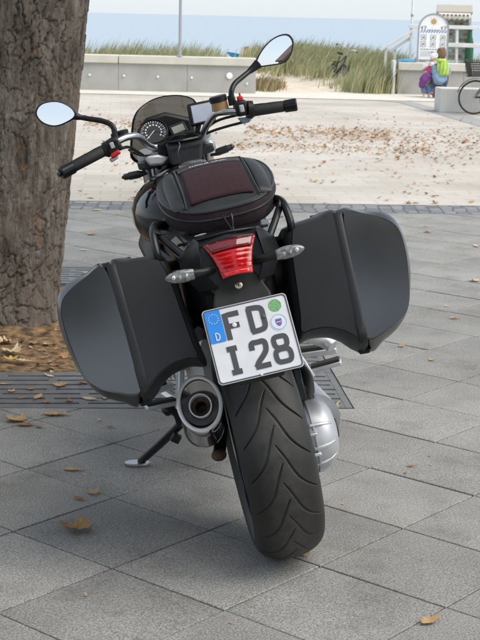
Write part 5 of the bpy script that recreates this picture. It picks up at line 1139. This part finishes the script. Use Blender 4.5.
# ------------------------------------------------------------------ bicycles
def bicycle(name, loc, rz, wr, lean, label, fm='bike_black', basket=True, wb=1.02):
    b = empty(name, loc, rz, label, 'bicycle', None); b.rotation_euler = (lean, 0, rz)
    k = wr/.34
    for x in (0, wb):
        w_ = MB().lathe([(wr*.93, -.010), (wr*.93, .010), (wr*.90, .008), (wr*.90, -.008)], (x, 0, wr), (0, 1, 0), 44, False)
        for i in range(20):
            t = 2*math.pi*i/20; w_.tube([(x, .02*(-1)**i, wr), (x+wr*.91*math.cos(t), 0, wr+wr*.91*math.sin(t))], .0016, 4)
        w_.lathe([(.02, -.03), (.02, .03)], (x, 0, wr), (0, 1, 0), 12); wo = w_.build('wheel', 'galv', b)
        P = []
        for t in np.linspace(0, 2*math.pi, 48, endpoint=False): P.append((x+wr*.96*math.cos(t), 0, wr+wr*.96*math.sin(t)))
        MB().loft([[(p[0]+(p[0]-x)/wr*wr*.045*math.cos(a), .018*math.sin(a), p[2]+(p[2]-wr)/wr*wr*.045*math.cos(a)) for p in P] for a in np.linspace(0, 2*math.pi, 9)], False, False).build('tyre', 'tyre_black', wo)
        MB().grid([[(x+(wr+.025)*math.cos(t), y, wr+(wr+.025)*math.sin(t)) for y in (-.024, 0, .024)] for t in np.linspace(R(10), R(165), 18)]).build('mudguard', fm, b, solid=.003)
    bb = (.45*k, 0, .28); sp2 = (.30*k, 0, .82); hd = (.86*k+.02, 0, .86); hd2 = (.88*k+.02, 0, .66)
    f = MB(); f.tube([bb, sp2], .016, 10); f.tube([bb, hd2], .02, 10); f.tube([(.33*k, 0, .62), hd], .015, 10); f.tube([hd, hd2], .02, 10); f.tube([(0, .05, wr), bb], .01, 8); f.tube([(0, -.05, wr), bb], .01, 8); f.tube([(0, .05, wr), (.335*k, 0, .70)], .008, 8); f.tube([(0, -.05, wr), (.335*k, 0, .70)], .008, 8); f.build('frame', fm, b)
    fk = MB(); fk.tube([hd2, (wb-.03, .05, wr*1.5), (wb, .05, wr)], .011, 8); fk.tube([hd2, (wb-.03, -.05, wr*1.5), (wb, -.05, wr)], .011, 8); fk.build('fork', fm, b)
    h = MB().tube(curve([(hd[0]-.20, -.30, 1.06), (hd[0]-.04, -.26, 1.08), (hd[0]+.02, -.1, 1.05), (hd[0]-.01, 0, 1.0), (hd[0]+.02, .1, 1.05), (hd[0]-.04, .26, 1.08), (hd[0]-.20, .30, 1.06)], 4), .012, 8); h.tube([hd, (hd[0]-.01, 0, 1.01)], .013, 8); ho = h.build('handlebar', 'galv', b)
    for s in (-1, 1): MB().tube([(hd[0]-.22, s*.305, 1.06), (hd[0]-.11, s*.285, 1.07)], .017, 8).build('grip', 'tyre_black', ho)
    MB().loft([[(x, y*wd, z) for y, z in ((-1, .90), (-.6, .935), (.6, .935), (1, .90), (.4, .88), (-.4, .88))] for x, wd in ((.14*k, .09), (.24*k, .085), (.36*k, .035), (.42*k, .02))]).build('saddle', 'tyre_black', b, bevel=.008)
    MB().tube([sp2, (.27*k, 0, .9)], .013, 8).build('seat_post', 'galv', b)
    cr = MB().lathe([(.085, -.004), (.085, .004)], (bb[0], -.05, bb[2]), (0, 1, 0), 24); cr.tube([(bb[0], -.07, bb[2]), (bb[0]+.12, -.07, bb[2]-.11)], .01, 6); cr.tube([(bb[0], .07, bb[2]), (bb[0]-.12, .07, bb[2]+.11)], .01, 6); co = cr.build('crank', 'galv', b)
    for s in (-1, 1): MB().box((bb[0]-s*.12, s*.11, bb[2]+s*.11), (.09, .07, .02)).build('pedal', 'tyre_black', co)
    MB().bar((-.16, 0, wr*2+.06), (.22*k, 0, wr*2+.07), .11, .012).build('carrier', fm, b)
    if basket:
        c = MB(); x0, x1, y0, y1, z0, z1 = (-.14, .22, -.15, .15, wr*2+.075, wr*2+.30)
        for i in range(13):
            t = i/12; xa = x0+(x1-x0)*t
            for y, e in ((y0, -1), (y1, 1)): c.tube([(xa, y*.85, z0), (xa-.02, y, z1)], .0045, 5)
            ya = y0+(y1-y0)*t
            c.tube([(x0+.02, ya*.85, z0), (x0-.02, ya, z1)], .0045, 5); c.tube([(x1-.02, ya*.85, z0), (x1+.02, ya, z1)], .0045, 5)
        for j in range(7):
            t = j/6; z = z0+(z1-z0)*t; q = 1-.15*(1-t); e = .02*(2*t-1)
            c.tube([(x0-e, y0*q, z), (x1+e, y0*q, z), (x1+e, y1*q, z), (x0-e, y1*q, z), (x0-e, y0*q, z)], .006 if j in (0, 6) else .0045, 5)
        c.box((( x0+x1)/2, 0, z0), (.32, .25, .008)); c.build('basket', 'bike_black', b)
    return b
w1 = ground(473.5, 114.6)
bicycle('bicycle', (w1[0], w1[1], .004), R(6), .272, R(4), 'black bicycle with rear basket parked by the concrete bench')
bicycle('bicycle', (w1[0]+.30, w1[1]-.35, .004), R(-4), .272, R(4), 'second bicycle cut off by the right edge in front of the basket bicycle', basket=False)
w2 = at(341, 60, 31.4)
b3 = bicycle('bicycle', (w2[0]-.30, 31.6, .0), R(-76), .30, R(-20), 'dark bicycle standing in the dune grass beside the sand path', 'bike_blue', basket=False, wb=.95); b3.scale = (.82,)*3

# ------------------------------------------------------------------ sign, railing, beach chair, sheet, boat
def onw(px, py, Y): return at(px, py, Y)
sY = 28.95; sg = empty('notice_board', (onw(432, 60, sY)[0], sY, 0), 0, 'white arch-topped beach notice board with sun emblem and number 17 twice', 'sign')
cx = onw(432, 60, sY)[0]; zb_, zt_ = onw(432, 61, sY)[2], onw(432, 13.2, sY)[2]; hw_ = (onw(447.6, 40, sY)[0]-onw(416.6, 40, sY)[0])/2; zs = zt_-hw_
def arch(h, z0, dz): return [(-h, z0)]+[(-h*math.cos(t), zs+h*math.sin(t)*1.0+dz*0) for t in np.linspace(0, math.pi, 24)]+[(h, z0)]
MB().loft([[(x, y, z) for x, z in arch(hw_, zb_, 0)] for y in (0, .04)]).build('board', 'sign_face', sg, smooth=0)
oa = arch(hw_, zb_, 0); ia = arch(hw_-.028, zb_+.028, 0); MB().loft([[(x, y, z) for x, z in r] for r, y in ((oa, -.003), (oa, -.014), (ia, -.014), (ia, -.003))]+[], False, False).build('board_rim', 'galv', sg, smooth=0)
for x in (-hw_*.7, hw_*.7): MB().tube([(x, .03, dune_h(cx, sY)-.1), (x, .03, zb_+.1)], .025, 10).build('board_leg', 'white_paint', sg)
ink = MB()
def sr(poly, x, z, s, wd, mbx, closed=False):
    r = ribbon([(x+a*s, z-b*s) for a, b in poly], wd, lambda a, b, d: np.array((a, -.004-d, b)), 0, .002, closed); mbx.add(r.v, r.f)
H_ = zt_-zb_; zn = zt_-H_*.33
for x in (-hw_*.80, hw_*.48):
    sr([(-.02, .28), (.25, 0), (.25, 1)], x, zn+.05, .085, .011, ink); sr([(.62, 0), (1.15, 0), (.8, 1)], x, zn+.05, .085, .011, ink)
for k in range(9): xx = -hw_*.42+k*.03; sr([(0, 0), (.6, 0)], xx, zn-.02, .03, .016, ink)
ink.build('number', 'sign_ink', sg, smooth=0)
sunm = MB(); zsun = zt_-H_*.17
for k in range(8):
    t = 2*math.pi*k/8; sunm.add([(math.cos(t+d)*r, -.005, zsun+math.sin(t+d)*r) for d, r in ((-.3, .035), (.3, .035), (0, .085))], [(0, 1, 2)])
sunm.lathe([(.05, .002), (.05, .006)], (0, 0, zsun), (0, -1, 0), 20); sunm.build('sun_emblem', 'sign_gold', sg, smooth=0)
wvm = MB()
for k in range(10):
    x = -hw_*.86+k*hw_*.172; z = zt_-H_*.41; wvm.add([(x, -.005, z), (x+.02, -.005, z), (x+.055, -.005, z+.045), (x+.03, -.005, z+.045)], [(0, 1, 2, 3)])
wvm.build('wave_band', 'sign_blue', sg, smooth=0)
for r_ in range(2):
    for c in range(3):
        x = -hw_*.62+c*hw_*.62; z = zt_-H_*(.51+.14*r_); e = .048; pic = MB()
        sr([(-1, -1), (1, -1), (1, 1), (-1, 1)], x, z, e, .006, pic, True); po2 = pic.build('pictogram', 'sign_ink', sg, smooth=0)
        p3_ = MB(); sr([(-.6, .6), (0, -.2), (.5, .5)], x, z, e, .010, p3_); p3_.build('pictogram_figure', 'sign_ink', po2, smooth=0)
        p3_ = MB(); sr([(-.5, -.1), (.2, -.5), (.6, -.1)], x, z-.002, e, .009, p3_); p3_.build('pictogram_figure', 'sign_ink', po2, smooth=0)
tx = MB(); random.seed(11)
for li, (z, s) in enumerate([(.755, .013), (.80, .006), (.83, .006), (.86, .006), (.89, .006)]):
    x = -hw_*.78
    while x < hw_*(.7 if li == 0 else random.uniform(.2, .5)):
        l = random.uniform(.02, .06); sr([(0, 0), (1, 0)], x, zt_-H_*z, l, s, tx); x += l+.014
tx.build('small_print', 'sign_ink', sg, smooth=0)
rY = 29.5; rl = empty('white_railing', (onw(411, 60, rY)[0], rY, 0), 0, 'white timber railing with sloping handrail beside the notice board', 'railing'); X0 = onw(411, 60, rY)[0]
def rb(a, b, wd, ht, nm, dy=0): p, q = onw(*a, rY), onw(*b, rY); MB().bar((p[0]-X0, dy, p[2]), (q[0]-X0, dy, q[2]), wd, ht, (0, 0, 1) if abs(p[2]-q[2]) < abs(p[0]-q[0])*3 else (0, 1, 0)).build(nm, 'white_paint', rl, smooth=0, bevel=.006)
rb((409, 26), (520, 29), .05, .075, 'top_rail'); rb((421, 44), (520, 47), .05, .085, 'middle_rail')
rb((457.5, 29), (456.5, 66), .05, .11, 'post', .06); rb((497, 29), (496, 66), .05, .11, 'post', .06); rb((411.6, 28), (410.5, 66), .05, .07, 'post', .06)
rb((414, 30), (380.5, 50), .05, .05, 'sloping_rail'); rb((414, 36), (390, 51.5), .05, .06, 'sloping_rail', .1); rb((386.5, 48), (385, 68), .05, .06, 'post', .06); rb((396, 49), (395, 68), .05, .06, 'post', .16); rb((420, 43), (419, 66), .05, .06, 'post', .1)
tm = empty('signal_mast', (onw(411.5, 30, 30.2)[0], 30.2, dune_h(3.8, 30.2)), 0, 'thin white mast rising behind the railing above the notice board', 'mast')
MB().tube([(0, 0, -.05), (0, 0, 2.2), (.02, 0, 5)], [.022, .02, .016], 10).build('mast_tube', 'white_paint', tm); MB().ell((0, 0, onw(411, 15, 30.2)[2]-dune_h(3.8, 30.2)), (.03, .03, .05), 10, 8).build('mast_clamp', 'galv', tm)
cY = 30.6; x0, x1 = onw(436, 40, cY)[0], onw(470, 40, cY)[0]; zg = dune_h(4.6, cY); zt3 = onw(450, 6, cY)[2]; W_ = x1-x0; Hc = zt3-zg
bc = empty('beach_chair', ((x0+x1)/2, cY, zg), R(-8), 'hooded wicker beach chair with pale awning and green base behind the railing', 'beach chair')
for sx in (-1, 1):
    MB().loft([[(sx*(W_/2-.03*k), y, z) for y, z in ((-.10, .0), (.45, .0), (.55, Hc*.6), (.5, Hc), (-.12, Hc*.93), (-.22, Hc*.86), (.02, Hc*.52), (-.2, Hc*.42))] for k in (0, 1)]).build('side_panel', 'white_paint', bc, smooth=0)
MB().loft([[(x, y, z) for y, z in ((-.26, Hc*.90), (.5, Hc), (.5, Hc*1.02), (-.26, Hc*.93))] for x in (-W_/2-.02, W_/2+.02)]).build('hood', 'wicker', bc, smooth=0, bevel=.01)
aw = MB(); P = [[(-W_/2+.03+(W_-.06)*i/24, -.275, Hc*.91-(.13+.02*math.cos(i*1.57))*j) for i in range(25)] for j in (0, 1)]; MB().grid(P).build('awning_valance', 'awning', bc, solid=.01)
for i in range(0, 8): x = -W_/2+.06+(W_-.1)*i/7.5; MB().box((x, -.286, Hc*.885), (.05, .008, .04)).build('valance_stripe', 'awning_red', bc, smooth=0)
MB().loft([[(x, y, z) for y, z in ((.30, Hc*.30), (.36, Hc*.30), (.50, Hc*.86), (.44, Hc*.86))] for x in (-W_/2+.04, W_/2-.04)]).build('back_cushion', 'cush_teal', bc, bevel=.02)
random.seed(9)
for i in range(6):
    for j in range(7): MB().box((-W_/2+.10+(W_-.2)*i/5, .285+.022*j-.005, Hc*(.36+.07*j)), (.07, .012, .05)).build('cushion_pattern', random.choice(['cush_red', 'awning', 'cush_teal', 'wicker']), bc, smooth=0)
MB().box((0, .1, Hc*.28), (W_-.08, .45, .10)).build('seat_cushion', 'cush_teal', bc, bevel=.03)
MB().box((0, .12, Hc*.12), (W_-.07, .5, Hc*.24)).build('base_box', 'green_cover', bc, smooth=0, bevel=.01)
gx = onw(469.5, 45, 30.3)
gb = empty('green_bin', (gx[0], 30.3, dune_h(gx[0], 30.3)), 0, 'dark green bottle-shaped bin beside the beach chair', 'bin'); hb_ = onw(469.5, 28, 30.3)[2]-dune_h(gx[0], 30.3)
MB().lathe([(.085, 0), (.09, .05), (.09, hb_*.72), (.05, hb_*.86), (.04, hb_*.97)], (0, 0, 0), (0, 0, 1), 24).build('bin_body', 'green_cover', gb); MB().lathe([(.055, hb_*.96), (.055, hb_), (.02, hb_*1.01)], (0, 0, 0), (0, 0, 1), 16).build('bin_lid', 'green_cover', gb)
bq = onw(406, 62, 28.75)
P = [[(onw(395+21*i/12, 60, 28.7)[0]-bq[0], .05+.18*j/6, .02+.045*math.sin(math.pi*i/12)*math.sin(math.pi*j/6)+.012*math.sin(i*1.9+j)) for i in range(13)] for j in range(7)]
bs = MB().grid(P).build('blue_sheet', 'blue_sheet', None, smooth=60, solid=.012); bs.location = (bq[0], 28.45, zt2+.004); tag(bs, 'crumpled blue sheet lying on the end of the right wall', 'sheet')
bY = 37.5; b0, b1 = onw(227.5, 52.8, bY), onw(249, 58, bY); boat = empty('dinghy', tuple(b0), 0, 'blue pointed dinghy lying on the dune beyond the left wall', 'boat')
d = b1-b0; rings = []
for t, r, up in ((0, .008, .02), (.08, .05, .01), (.25, .09, 0), (.6, .12, 0), (1.0, .13, 0), (1.6, .12, 0), (1.75, .08, .02)):
    c = d*t; rings.append([c+np.array((0, r*1.6*math.cos(a), r*.75*math.sin(a)+up-.03)) for a in np.linspace(0, 2*math.pi, 14, endpoint=False)])
MB().loft(rings).build('hull', 'boat_blue', boat); MB().tube([d*.02+np.array((0, 0, .012)), d*.3+np.array((0, -.14, .03)), d*1.0+np.array((0, -.2, .04)), d*1.7+np.array((0, -.12, .04))], .018, 8).build('gunwale', 'boat_blue', boat); MB().ell(d*.03, (.03, .03, .03), 8, 6).build('bow_cap', 'bag_brown', boat)
hp_ = onw(246, 51.6, 38.6); ps = empty('person', (hp_[0], 38.6, hp_[2]-.80), 0, 'dark-haired person showing head and shoulders behind the blue dinghy', 'person')
skin('body', {'hip': (0, 0, .1, .14), 'che': (0, 0, .48, .15), 'nek': (0, 0, .64, .05), 'top': (0, 0, .72, .05), 'shl': (-.17, 0, .56, .06), 'hal': (-.22, .05, .2, .04), 'shr': (.17, 0, .56, .06), 'har': (.22, .05, .2, .04), 'lgl': (-.1, -.2, -.1, .07), 'lgr': (.1, -.2, -.1, .07)}, [('hip', 'che'), ('che', 'nek'), ('nek', 'top'), ('che', 'shl'), ('shl', 'hal'), ('che', 'shr'), ('shr', 'har'), ('hip', 'lgl'), ('hip', 'lgr')], 'skin', ps)
head(ps, (0, 0, .80), 1.0, 2.2, 'hair')

# ------------------------------------------------------------------ house behind the viewer, seen only in the mirrors
hs2 = empty('house', (9.5, -24, 0), 0, 'pale house with brown thatched roof mirrored in the right mirror', 'house')
MB().box((0, 0, 1.25), (7, 7, 2.5)).build('wall', 'brick_wall', hs2, smooth=0)
MB().loft([[(x, y, z) for x, z in ((-4.2, 2.2), (0, 6.4), (4.2, 2.2), (3.9, 2.0), (0, 5.9), (-3.9, 2.0))] for y in (-4, 4)]).build('roof', 'thatch', hs2, smooth=0)
MB().prism([(-3.5, 2.5), (3.5, 2.5), (0, 5.9)], (0, 3.5, 0), (1, 0, 0), (0, 0, 1), .1).build('gable', 'timber', hs2, smooth=0)
for x in (-2.2, 0, 2.2): wdo = MB().box((x, 3.52, 1.4), (1.0, .08, 1.2)).build('window', 'white_paint', hs2, smooth=0); MB().box((x, 3.57, 1.4), (.84, .02, 1.04)).build('pane', 'window_glass', wdo, smooth=0)
for x in (-3.4, -1.1, 1.1, 3.4): MB().box((x, 3.53, 1.25), (.16, .08, 2.5)).build('timber_post', 'timber', hs2, smooth=0)

# ------------------------------------------------------------------ fallen leaves
random.seed(31)
leaf(77, 529, 29, 'maple', 'leaf_olive', 'large curled yellow brown maple leaf alone on the slabs at lower left', rz=1.2, curl=.95)
leaf(430, 621, 20, 'oak', 'leaf_tan', 'tan lobed leaf on the slabs at the lower right corner', rz=2.3)
leaf(79, 498.5, 12, 'plain', 'leaf_brown', 'red brown leaf on a slab joint above the large maple leaf', rz=1.0)
leaf(93, 492.5, 13, 'maple', 'leaf_tan', 'small tan leaf touching the joint beside the red brown leaf', rz=.4)
leaf(72, 469, 17, 'plain', 'leaf_tan', 'narrow tan leaf lying flat left of the side stand foot', rz=1.5, curl=.2)
leaf(305, 554, 10, 'maple', 'leaf_yellow', 'small yellow leaf beside the rear tyre contact patch', rz=.7)
leaf(411, 466, 8, 'plain', 'leaf_brown', 'tiny brown leaf on the slabs right of the rear wheel', rz=1.4)
leaf(329.5, 410, 20, 'maple', 'leaf_pale', 'pale crumpled leaf on the corner of the tree grate', rz=.3, curl=.9)
leaf(16, 420, 22, 'maple', 'leaf_tan', 'tan leaf on the slabs just in front of the grate at far left', rz=.8)
leaf(25, 425, 18, 'plain', 'leaf_brown', 'brown leaf partly under the tan leaf at far left', rz=1.7)
leaf(56, 414.5, 22, 'oak', 'leaf_tan', 'long pale leaf on the slab edge in front of the grate', rz=1.5)
leaf(39, 427, 9, 'plain', 'leaf_brown', 'small brown leaf between the grate and the first slab joint', rz=1.1)
leaf(99.5, 420, 6, 'plain', 'leaf_pale', 'tiny pale leaf on the slab under the left side case', rz=.3)
leaf(110, 427, 8, 'plain', 'leaf_brown', 'tiny brown leaf on the slab under the left side case corner', rz=1.3)
leaf(12, 352, 20, 'maple', 'leaf_pale', 'pale leaf on the soil by the trunk foot', rz=.9, z=.01)
leaf(11, 359, 13, 'maple', 'leaf_yellow', 'bright yellow leaf on the soil in front of the trunk', rz=.2, z=.01)
leaf(24, 361, 14, 'oak', 'leaf_pale', 'whitish narrow leaf on soil right of the yellow leaf', rz=1.4, z=.01)
leaf(4, 343, 18, 'maple', 'leaf_pale', 'pale leaf at the left edge against the trunk foot', rz=2.0, z=.012)
ORD = ['first', 'second', 'third', 'fourth', 'fifth', 'sixth', 'seventh', 'eighth', 'ninth', 'tenth', 'eleventh', 'twelfth', 'thirteenth']
for k, (px, py, s) in enumerate(sorted(((60, 385.5, 14), (38, 397, 15), (22, 398, 9), (90, 399, 16), (84, 383, 11), (31, 389, 8), (69, 401, 9), (4, 384, 9), (50, 376, 10), (12, 391, 8), (46, 402, 7), (105, 398, 8)))):
    leaf(px, py, s, random.choice(['maple', 'oak', 'plain']), random.choice(['leaf_tan', 'leaf_brown', 'leaf_pale']), ORD[k]+' dry leaf from the left on the front plate of the tree grate', 'leaves on the grate', z=.004, curl=.4)
for k, (px, py, s) in enumerate(sorted(((475, 281, 10), (476, 246, 9), (455, 318, 9), (432, 360, 6), (402, 346, 7), (88, 273, 9), (92, 234, 10), (84, 250, 8), (97, 210, 10), (91, 198, 9), (425, 226, 6), (428, 232, 7), (447, 306, 5)))):
    leaf(px, py, s, random.choice(['maple', 'oak', 'plain']), random.choice(['leaf_tan', 'leaf_pale']), ORD[k]+' dry leaf from the left among those scattered on the farther slabs', 'leaves on the far slabs', z=.004, curl=.5)
spots = []
for _ in range(650):
    u, v = random.uniform(-GS+.5, -.5), random.uniform(RWD+.02, GS-RWD)
    p = gw(u, v); rr2 = math.hypot(u+1.62, v-1.52)
    if rr2 > .45: spots.append((p[0], p[1], -.012+.05*math.exp(-(rr2/.55)**2), random.uniform(.012, .045)))
for _ in range(150): u, v = random.uniform(-GS, 0), random.uniform(0, GS); p = gw(u, v, 0); spots.append((p[0], p[1], -.04 if min(-u, GS+u, v, GS-v) < RWD else -.01, random.uniform(.015, .04)))
litter_mesh('pit_litter', spots)
spots = []
def band_leaves(n, px0, px1, py, sp, smin, smax):
    for _ in range(n):
        x = random.uniform(px0, px1); y = random.gauss(py+(x-240)*.026, sp); y = max(100, min(204, y)); p = ground(x, y)
        spots.append((p[0], p[1], .004, random.uniform(smin, smax)))
band_leaves(800, 245, 390, 131, 3.5, .018, .05); band_leaves(420, 330, 490, 133, 5, .018, .05); band_leaves(520, 230, 430, 146, 2.8, .018, .048); band_leaves(330, 84, 175, 128, 3, .018, .05)
band_leaves(230, 80, 490, 160, 16, .02, .05); band_leaves(50, 80, 490, 188, 10, .025, .06); band_leaves(160, 80, 490, 118, 6, .02, .05); band_leaves(220, 395, 490, 145, 8, .02, .05)
litter_mesh('plaza_leaf_litter', spots)
spots = []
for _ in range(60):
    x, y = random.uniform(0, 480), random.uniform(225, 640); p = ground(x, y); u, v = guv(p)
    if not (-GS < u < 0 and 0 < v < GS): spots.append((p[0], p[1], .001, random.uniform(.004, .012)))
litter_mesh('leaf_crumbs', spots)
